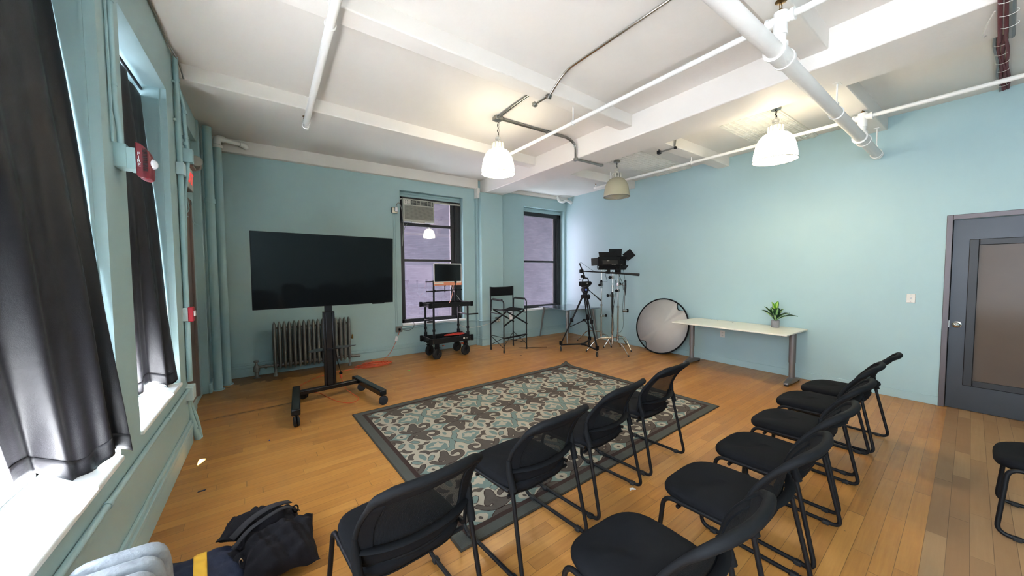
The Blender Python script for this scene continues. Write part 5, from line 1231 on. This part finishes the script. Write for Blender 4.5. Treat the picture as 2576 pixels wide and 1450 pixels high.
# ------------------------------------------------------------------ camera on tripod and dolly
t = thing('tripod', 'black camera tripod standing on a three-wheeled dolly in front of the light stands', 'tripod', (5.2, 4.93, 0))
feet = [(5.003, 4.434), (4.773, 5.176), (5.62, 5.19)]; hub = Vector((5.20, 4.93, 1.10)); ctr = Vector((5.17, 4.95, 0.135))
for i, (fx, fy) in enumerate(feet):
    f = Vector((fx, fy, 0.15)); d = (f - ctr); side = Vector((-d.y, d.x, 0)).normalized()
    a = hub + Vector(((fx - hub.x) * .10, (fy - hub.y) * .10, 0)); k1 = a.lerp(f, 0.50)
    m = MB()
    for s in (-1, 1): m.tube([a + side * s * 0.026, k1 + side * s * 0.020], 0.011, 8)
    lg = P('leg', m.box((a), (0.05, 0.05, 0.05)), 'black_metal', t)
    m = MB()
    for s in (-1, 1): m.tube([a.lerp(f, 0.42) + side * s * 0.008, f + side * s * 0.010], 0.009, 8)
    P('lower_tube', m, 'black_metal', lg); P('leg_lock', MB().box(k1, (0.05, 0.05, 0.075)), 'black_plastic', lg, bevel=0.006)
    P('foot_mount', MB().box((f.x, f.y, 0.165), (0.05, 0.05, 0.08)), 'black_plastic', lg, bevel=0.008)
    P('spreader_arm', MB().tube([Vector((5.19, 4.94, 0.62)), a.lerp(f, 0.66)], 0.009, 8), 'black_metal', t)
    P('dolly_arm', bar(MB(), ctr, Vector((fx, fy, 0.13)), 0.032, 0.026), 'black_metal', t, bevel=0.003)
    ya = (0.4, 0.9, 0.2)[i]; Rm = Matrix.Rotation(ya, 3, 'Z')
    m = MB().lathe([(0.010, -0.013), (0.036, -0.013), (0.048, -0.010), (0.048, 0.010), (0.036, 0.013), (0.010, 0.013)], (0, 0, 0), 28, 'y'); m.v = [tuple(Rm @ Vector(p) + Vector((fx, fy, 0.048))) for p in m.v]
    wh = P('caster_wheel', m, 'rubber', t)
    m = MB().lathe([(0.001, -0.0135), (0.034, -0.0135), (0.034, 0.0135), (0.001, 0.0135)], (0, 0, 0), 24, 'y'); m.v = [tuple(Rm @ Vector(p) + Vector((fx, fy, 0.048))) for p in m.v]; P('hub', m, 'alu', wh)
    m = MB().box((0, -0.018, 0.075), (0.028, 0.004, 0.07)).box((0, 0.018, 0.075), (0.028, 0.004, 0.07)).box((0, 0, 0.110), (0.045, 0.045, 0.012)); m.v = [tuple(Rm @ Vector(p) + Vector((fx, fy, 0))) for p in m.v]; P('caster_fork', m, 'chrome', t)
P('dolly_hub', MB().lathe([(0.045, 0.115), (0.05, 0.12), (0.05, 0.145), (0.04, 0.15)], (ctr.x, ctr.y, 0), 16), 'black_metal', t)
P('spreader_hub', MB().box((5.19, 4.94, 0.62), (0.05, 0.05, 0.045)), 'black_plastic', t, bevel=0.008)
P('bowl', MB().lathe([(0.05, 1.06), (0.075, 1.09), (0.078, 1.13), (0.05, 1.135)], (5.2, 4.93, 0), 20), 'black_metal', t)
hd = P('fluid_head', MB().lathe([(0.045, 1.13), (0.045, 1.16), (0.055, 1.17), (0.055, 1.20), (0.035, 1.205)], (5.2, 4.93, 0), 20).tube([(5.14, 4.93, 1.235), (5.26, 4.93, 1.235)], 0.052, 20).box((5.2, 4.93, 1.295), (0.09, 0.13, 0.025)), 'black_metal', t, bevel=0.003)
P('head_badge', MB().tube([(5.165, 4.872, 1.235), (5.160, 4.868, 1.235)], 0.020, 14), 'blue', hd)
P('tie_down', MB().ball((5.27, 4.90, 1.09), (0.035, 0.035, 0.05), 8), 'black_plastic', t)
P('pan_handle', MB().tube([(5.25, 4.92, 1.25), (5.42, 4.86, 1.11), (5.53, 4.82, 1.01)], [0.008, 0.009, 0.016], 10), 'black_metal', t)
cmr = thing('video_camera', 'black video camera with top handle mounted on the tripod head', 'camera', (5.2, 4.93, 1.31))
P('body', MB().b2(5.06, 5.30, 4.87, 4.97, 1.31, 1.40), 'black_plastic', cmr, bevel=0.010)
P('lens_barrel', MB().tube([(5.30, 4.93, 1.36), (5.335, 4.93, 1.36)], 0.034, 18), 'black_metal', cmr)
P('lens_barrel', MB().tube([(5.335, 4.93, 1.36), (5.35, 4.93, 1.36)], 0.040, 18), 'black_metal', cmr)
P('top_handle', MB().tube([(5.12, 4.92, 1.40), (5.13, 4.92, 1.47), (5.27, 4.92, 1.465), (5.285, 4.92, 1.40)], 0.011, 8, fillet=0.03), 'black_plastic', cmr)
P('viewfinder', MB().box((5.12, 4.92, 1.50), (0.06, 0.06, 0.055)).box((5.055, 4.90, 1.43), (0.10, 0.012, 0.014), (0, .15, 0)), 'black_plastic', cmr, bevel=0.006)
P('label_plate', MB().box((5.20, 4.869, 1.365), (0.035, 0.002, 0.010)), 'plate', cmr)

# ------------------------------------------------------------------ light stands
def cstand(x, y, hz, lab, dirs, knobs, r=0.5):
    s = thing('light_stand', lab, 'stand', (x, y, 0), 0, 'chrome light stands by the teal wall')
    s_ = MB().tube([(0, 0, 0.16), (0, 0, 0.86)], 0.0175, 14).tube([(0, 0, 0.84), (0, 0, 0.88)], 0.024, 14).tube([(0, 0, 0.88), (0, 0, hz * .8)], 0.014, 12).tube([(0, 0, hz * .8), (0, 0, hz * .8 + .04)], 0.020, 12).tube([(0, 0, hz * .8 + .04), (0, 0, hz)], 0.010, 10)
    s_.build('column', 'chrome', s)
    for a, rr, zz in dirs:
        a = math.radians(a); c, sn = math.cos(a), math.sin(a)
        lg = MB().tube([(0, 0, zz), (c * rr * .58, sn * rr * .58, zz), (c * rr, sn * rr, 0.012)], 0.0115, 10, fillet=0.09).build('leg', 'chrome', s)
        MB().tube([(c * rr * .992, sn * rr * .992, 0.03), (c * rr * 1.003, sn * rr * 1.003, 0.0)], 0.015, 10).build('rubber_foot', 'rubber', lg)
        MB().tube([(0, 0, zz - 0.022), (0, 0, zz + 0.022)], 0.026, 14).build('collar', 'chrome', s)
    for z, a in knobs:
        a = math.radians(a); k = MB().tube([(0, 0, z), (math.cos(a) * .10, math.sin(a) * .10, z)], 0.010, 8).tube([(math.cos(a) * .03, math.sin(a) * .03, z), (math.cos(a) * .065, math.sin(a) * .065, z)], 0.022, 12)
        kk = k.build('grip_head', 'chrome', s); MB().tube([(math.cos(a) * .10, math.sin(a) * .10, z), (math.cos(a) * .118, math.sin(a) * .118, z)], 0.030, 12).build('knob', 'black_plastic', kk)
        MB().box((0.0, 0, z), (0.045, 0.045, 0.06)).build('clamp', 'chrome', s, bevel=0.006)
    return s
s1 = cstand(6.0, 5.2, 1.70, 'chrome light stand furthest left behind the tripod', ((112, .56, .27), (250, .42, .23), (5, .34, .19)), ((0.62, -25), (1.30, 200)))
s2 = cstand(5.60, 4.57, 1.60, 'chrome light stand in front, nearest the camera tripod', ((147, .52, .27), (255, .50, .21), (20, .50, .17)), ((1.48, 190), (1.12, 160)))
s3 = cstand(5.96, 4.72, 1.74, 'chrome light stand on the right, nearest the reflector disc', ((256, .42, .26), (150, .30, .22), (12, .40, .18)), ((1.33, 20), (1.20, 200)))
MB().tube([(0.012, -0.02, 1.33), (0.09, -0.10, 1.30), (0.075, -0.095, 0.80)], 0.008, 8, fillet=0.03).build('extension_arm', 'steel', s3)
kk = MB().tube([(0.05, -0.075, 0.78), (0.13, -0.12, 0.78)], 0.026, 12).build('grip_head', 'chrome', s3); MB().tube([(0.13, -0.12, 0.78), (0.15, -0.132, 0.78)], 0.040, 14).build('knob', 'black_plastic', kk)
def fixture(lab, loc, rz, w, h, d, tiltx, flaps):
    f = thing('panel_light', lab, 'light', loc, rz, 'black panel lights on stands')
    Tm = Euler((tiltx, 0, 0)).to_matrix()
    def tb(m): m.v = [tuple(Tm @ Vector(p)) for p in m.v]; return m
    tb(MB().box((0, 0, 0), (w, d, h))).build('housing', 'black_plastic', f, bevel=0.008)
    tb(MB().box((0, -d / 2 - 0.012, -0.03), (w * .72, 0.03, h * .5))).build('rear_box', 'black_metal', f, bevel=0.006)
    for k in range(4): tb(MB().box((w * .08 + k * 0.022, -d / 2 - 0.028, -h * .5 + 0.02), (0.010, 0.004, 0.016))).build('button', 'alu', f)
    tb(MB().box((-w * .1, -d / 2 - 0.029, 0.0), (0.05, 0.003, 0.006))).build('label_plate', 'plate', f)
    for (c, s, r) in flaps: tb(MB().box(c, s, r)).build('barn_door', 'black_metal', f, bevel=0.003)
    MB().tube([(-w / 2 - .012, 0, 0), (-w / 2 - .012, 0, -h * .5 - .07), (w / 2 + .012, 0, -h * .5 - .07), (w / 2 + .012, 0, 0)], 0.007, 8, fillet=0.03).build('yoke', 'black_metal', f)
    MB().box((0, 0, -h * .5 - .10), (0.05, 0.05, 0.11)).build('yoke_mount', 'black_plastic', f, bevel=0.006)
    return f
fixture('black panel light with open flaps, lower and further left of the pair', (5.54, 4.62, 1.795), math.radians(-28), 0.44, 0.175, 0.09, math.radians(-8),
        (((-0.275, 0.05, 0.0), (0.13, 0.008, 0.15), (0, 0, -0.5)), ((0.0, 0.045, 0.14), (0.36, 0.008, 0.13), (-0.35, 0, 0)), ((0.0, 0.05, -0.12), (0.40, 0.008, 0.09), (0.7, 0, 0))))
fixture('black panel light with raised flaps, higher and right of the pair', (5.945, 4.76, 1.82), math.radians(-24), 0.40, 0.18, 0.10, math.radians(12),
        (((-0.03, 0.03, 0.165), (0.29, 0.008, 0.155), (-0.12, 0, 0)), ((0.285, 0.03, 0.115), (0.19, 0.008, 0.19), (0.15, 0.80, -0.2)), ((0.06, 0.06, -0.16), (0.46, 0.008, 0.16), (0.75, 0, 0))))
tag(MB().box((5.80, 4.60, 1.64), (0.10, 0.06, 0.20), (0, 0, -.4)).build('battery_pack', 'black_plastic', bevel=0.008), 'black battery block hanging under the right panel light', 'battery')
bm_ = thing('boom_pole', 'black boom pole with a microphone held across the light stands', 'microphone', (5.5, 4.55, 1.58))
P('pole', MB().tube([(5.06, 4.90, 1.605), (5.45, 4.60, 1.575)], 0.012, 10), 'black_metal', bm_)
P('pole_section', MB().tube([(5.43, 4.615, 1.577), (5.76, 4.35, 1.548)], 0.018, 12), 'black_metal', bm_)
P('grip', MB().tube([(5.72, 4.38, 1.551), (5.94, 4.205, 1.528)], [0.020, 0.027], 14), 'rubber', bm_)
P('pole_collar', MB().tube([(5.44, 4.607, 1.576), (5.50, 4.56, 1.571)], 0.023, 12), 'black_plastic', bm_)
P('microphone', MB().tube([(5.03, 4.92, 1.76), (5.09, 4.89, 1.60), (5.15, 4.87, 1.45)], 0.013, 10), 'rubber', bm_)
P('shock_mount', MB().box((5.065, 4.90, 1.605), (0.07, 0.06, 0.07)), 'black_plastic', bm_, bevel=0.012)
P('microphone_lead', MB().tube([(5.03, 4.92, 1.765), (5.06, 4.90, 1.775), (5.18, 4.80, 1.66), (5.26, 4.74, 1.60)], 0.003, 5, fillet=0.04), 'rubber', bm_)
# hanging cables on the stands
def hang(lab, x, y, z, w, h, n, seed, mat='rubber'):
    rn = random.Random(seed); c = thing('coiled_cable', lab, 'cable', (x, y, z), 0, 'black cables hung on the light stands')
    for k in range(n):
        ww, hh, ph, dx = w * rn.uniform(.7, 1.1), h * rn.uniform(.75, 1.08), rn.uniform(0, .8), rn.uniform(-.012, .012)
        pts = [(dx + ww / 2 * math.sin(2 * PI * i / 24) * math.cos(ph), ww / 2 * math.sin(2 * PI * i / 24) * math.sin(ph) + dx, -hh / 2 + hh / 2 * math.cos(2 * PI * i / 24)) for i in range(24)]
        MB().tube(pts, 0.0035, 5, closed=True).build('loop', mat, c)
    MB().box((0, 0, -0.01), (0.035, 0.03, 0.04)).build('tie', 'black_plastic', c, bevel=0.005)
    return c
hang('loops of black cable hanging at the right stand, beside its clamp', 6.06, 4.62, 1.40, 0.15, 0.28, 6, 1)
hang('long bunch of black cable hanging down the front stand', 5.53, 4.52, 1.18, 0.09, 0.46, 5, 2)
hang('small knot of black cable at the clamp of the left stand', 5.90, 5.12, 1.40, 0.12, 0.16, 5, 5)
t = thing('light_cable', 'black cables dropping from the panel lights to the stand bases', 'cable', (5.75, 4.6, 1.2))
P('cable', MB().tube([(5.46, 4.66, 1.66), (5.50, 4.66, 1.50), (5.72, 4.80, 1.38), (5.86, 5.08, 1.38)], 0.0035, 5, fillet=0.08), 'rubber', t)
P('cable', MB().tube([(5.90, 4.62, 1.72), (5.80, 4.58, 1.50), (5.85, 4.60, 1.30), (6.02, 4.60, 1.38)], 0.0035, 5, fillet=0.08), 'rubber', t)
P('cable', MB().tube([(5.60, 4.50, 1.42), (5.62, 4.50, 1.22), (5.54, 4.52, 0.80), (5.47, 4.50, 0.42), (5.52, 4.50, 0.33), (5.56, 4.50, 0.48), (5.53, 4.51, 0.85)], 0.004, 5, fillet=0.06), 'rubber', t)
P('cable', MB().tube([(6.00, 4.64, 1.70), (6.06, 4.62, 1.40), (6.03, 4.66, 0.9), (6.04, 4.64, 0.45), (5.90, 4.60, 0.34), (5.70, 4.55, 0.36)], 0.0035, 5, fillet=0.1), 'rubber', t)
P('cable', MB().tube([(5.66, 4.55, 1.70), (5.76, 4.52, 1.48), (5.92, 4.58, 1.36), (5.97, 4.60, 1.22)], 0.004, 5, fillet=0.1), 'rubber', t)

# ------------------------------------------------------------------ sandbags and bag at the bottom left
def pillow(w, d, h, seed, pinch=0.10, wr=0.014, flat_bottom=True, n=40):
    rn = random.Random(seed); ph = [rn.uniform(0, 6.28) for _ in range(8)]
    def f(u, v, top):
        x, y = 2 * u - 1, 2 * v - 1
        b = (max(0, 1 - abs(x) ** 2.6) * max(0, 1 - abs(y) ** 2.6)) ** 0.5
        k = 1 - pinch * (1 - abs(x)) * abs(y) ** 2 - 0.0
        k2 = 1 - pinch * (1 - abs(y)) * abs(x) ** 2
        z = h * b * (0.5 if top else (-0.5 if not flat_bottom else -0.12))
        rx = wr * (math.sin(7 * x + 3 * y + ph[0]) + math.sin(12 * y - 4 * x + ph[1]) * .6 + math.sin(17 * x * y + ph[2]) * .5 + math.sin(23 * x + 9 * y + ph[3]) * .35) * (b ** .5 if top else 0)
        ed = 0.010 * math.sin(9 * (x if abs(y) > abs(x) else y) + ph[4]) * max(abs(x), abs(y)) ** 8
        return (x * w / 2 * k2, y * d / 2 * k, z + rx + ed)
    m = MB(); m.grid(lambda u, v: f(u, v, True), n, n); m.grid(lambda u, v: f(u, v, False), n, n)
    return m
def place(m, loc, rot, bend=0.0):
    R = Euler(rot).to_matrix(); out = []
    for p in m.v:
        q = Vector(p)
        if bend: q.z -= bend * q.x * q.x
        q = R @ q + Vector(loc); q.z = max(q.z, 0.003); out.append(tuple(q))
    m.v = out; return m
t = thing('sandbag', 'black canvas sandbag with straps lying folded on the wood floor at the bottom left', 'bag', (-0.06, 2.3, 0))
P('pouch', place(pillow(0.38, 0.24, 0.20, 1), (-0.085, 2.46, 0.115), (-0.35, 0.10, -0.10)), 'bag', t, angle=80)
P('pouch', place(pillow(0.34, 0.30, 0.21, 2), (0.005, 2.225, 0.105), (0.30, 0.05, 0.05)), 'bag', t, angle=80)
P('pouch', place(pillow(0.30, 0.20, 0.14, 6), (-0.13, 2.30, 0.075), (-0.10, -0.15, 0.35)), 'bag', t, angle=80)
def ribbon(m, pts, w, th=0.003, up=(0, 0, 1)):
    pts = fil([Vector(p) for p in pts], 0.05); rows = []
    for i, p in enumerate(pts):
        d = (pts[min(len(pts) - 1, i + 1)] - pts[max(0, i - 1)]).normalized(); s = d.cross(Vector(up)).normalized() * w / 2
        rows.append([p - s, p + s])
    m.add([q for r in rows for q in r], [(2 * i, 2 * i + 1, 2 * i + 3, 2 * i + 2) for i in range(len(rows) - 1)]); return m
P('strap', ribbon(MB(), [(-0.21, 2.34, 0.185), (-0.13, 2.385, 0.235), (-0.02, 2.43, 0.250), (0.06, 2.47, 0.215)], 0.045), 'bag_strap', t, solid=0.004)
P('handle', ribbon(MB(), [(-0.20, 2.27, 0.17), (-0.14, 2.30, 0.225), (-0.04, 2.335, 0.25), (0.04, 2.40, 0.235), (0.10, 2.43, 0.17)], 0.030), 'bag_strap', t, solid=0.004)
P('clip', MB().tube([(0.085 + 0.014 * math.cos(a), 2.425, 0.185 + 0.022 * math.sin(a)) for a in [2 * PI * k / 14 for k in range(14)]], 0.004, 6, closed=True), 'black_gloss', t)
P('clip', MB().tube([(-0.165 + 0.008 * math.cos(a), 2.215, 0.115 + 0.026 * math.sin(a)) for a in [2 * PI * k / 14 for k in range(14)]], 0.004, 6, closed=True), 'chrome', t)
t = thing('duffel_bag', 'navy blue bag with a yellow band at the bottom left, beside the black sandbag', 'bag', (-0.33, 2.28, 0))
nb = place(pillow(0.40, 0.30, 0.17, 9, 0.06, 0.006), (-0.352, 2.265, 0.075), (0.05, 0.05, 0.12)); P('body', nb, 'navy', t, angle=80)
nv = [Vector(p) for p in nb.v[:1600]]
bnd = MB(); 
for i in range(40):
    for j in (19, 20, 21, 22, 23, 24): bnd.v.append(tuple(nv[i * 40 + j] + Vector((0, 0, 0.003))))
bnd.f = [(i * 6 + j, i * 6 + j + 1, (i + 1) * 6 + j + 1, (i + 1) * 6 + j) for i in range(39) for j in range(5)]
P('yellow_band', bnd, 'yellow', t, solid=0.003, angle=80)

# ------------------------------------------------------------------ bits on the floor
def scrap(name, lab, cat, x, y, pts, mat, h=0.001):
    m = MB().prism([(x + a, y + b) for a, b in pts], 0.0005, 0.0005 + h); return tag(m.build(name, mat), lab, cat)
scrap('paper_scrap', 'crumpled white paper scrap on the floor between the two chair rows', 'paper', 2.132, 1.558, [(-.022, -.004), (-.005, .012), (.018, .002), (.026, -.022), (.012, -.012), (0, -.002), (-.012, -.006)], 'paper', 0.006)
scrap('tape_piece', 'scrap of bright green tape on the floor right of the television stand', 'tape', 1.821, 5.606, [(-.03, .012), (.03, .020), (.02, -.015), (-.008, -.02)], 'green_tape')
scrap('plastic_scrap', 'small navy scrap on the sunlit floor left of the sandbag', 'scrap', -0.458, 3.37, [(-.025, -.008), (-.02, .008), (.025, .010), (.018, -.006)], 'navy', 0.003)
tag(MB().ball((-0.048, 4.017, 0.007), 0.007, 6).build('bead', 'blue'), 'tiny blue bead on the floor near the television stand', 'bead')
scrap('plastic_scrap', 'small dark blue scrap on the floor in front of the tall folding chair', 'scrap', 3.905, 5.356, [(-.02, -.008), (-.018, .01), (.02, .008), (.02, -.006)], 'navy', 0.003)
# ------------------------------------------------------------------ camera
cam = bpy.data.cameras.new('camera'); co = bpy.data.objects.new('camera', cam); COL.objects.link(co)
co.location = (0, 0, 1.6)
R3 = Matrix(((0.82177335, -0.56977713, -0.00652584), (0.03154263, 0.03405206, 0.99892218), (0.5689408, 0.82109346, -0.04595535)))
co.rotation_euler = Matrix((R3[0], R3[1], -R3[2])).transposed().to_euler()
cam.sensor_width = 36.0; cam.lens = 880.2 / 2576 * 36.0; cam.clip_start = 0.02
scn.camera = co
# ------------------------------------------------------------------ light
w = bpy.data.worlds.new('sky'); scn.world = w; w.use_nodes = True
bg = w.node_tree.nodes['Background']; bg.inputs[0].default_value = (0.88, 0.94, 1.0, 1); bg.inputs[1].default_value = 8.8
def light(name, typ, loc, energy, color=(1, 1, 1), **kw):
    l = bpy.data.lights.new(name, typ); l.energy = energy; l.color = color
    for k, v in kw.items(): setattr(l, k, v)
    o = bpy.data.objects.new(name, l); COL.objects.link(o); o.location = loc; return o
for nm, wy, in (('daylight_portal', W0), ('daylight_portal', W1), ('daylight_portal', W2)):
    p = light(nm, 'AREA', (-1.01, (wy[0] + wy[1]) / 2, (SZ + HZ) / 2), 1.0, shape='RECTANGLE', size=wy[1] - wy[0], size_y=HZ - SZ)
    p.rotation_euler = (0, -PI / 2, 0); p.rotation_euler = Vector((1, 0, 0)).to_track_quat('-Z', 'Z').to_euler(); p.data.cycles.is_portal = True
for x0, x1, z0, z1 in ((2.1, 3.43, 0.6, 3.17), (5.05, 6.35, 0.69, 3.16)):
    p = light('daylight_portal', 'AREA', ((x0 + x1) / 2, 7.06, (z0 + z1) / 2), 1.0, shape='RECTANGLE', size=x1 - x0, size_y=z1 - z0)
    p.rotation_euler = Vector((0, -1, 0)).to_track_quat('-Z', 'Z').to_euler(); p.data.cycles.is_portal = True
sun = light('sun', 'SUN', (-5, -5, 8), 900.0, (1.0, 0.95, 0.90), angle=math.radians(0.6))
sun.rotation_euler = Vector((0.160, 0.30, -1.0)).to_track_quat('-Z', 'Y').to_euler()
scn.view_settings.view_transform = 'Standard'; scn.view_settings.look = 'None'
scn.view_settings.gamma = 1.0; scn.view_settings.use_curve_mapping = False
scn.view_settings.exposure = 0.64
scn.cycles.max_bounces = 8; scn.cycles.diffuse_bounces = 4; scn.cycles.transparent_max_bounces = 16
scn.cycles.sample_clamp_indirect = 0.0; scn.cycles.caustics_reflective = False; scn.cycles.caustics_refractive = False
scn.cycles.use_denoising = True; scn.cycles.use_adaptive_sampling = True; scn.cycles.adaptive_threshold = 0.08
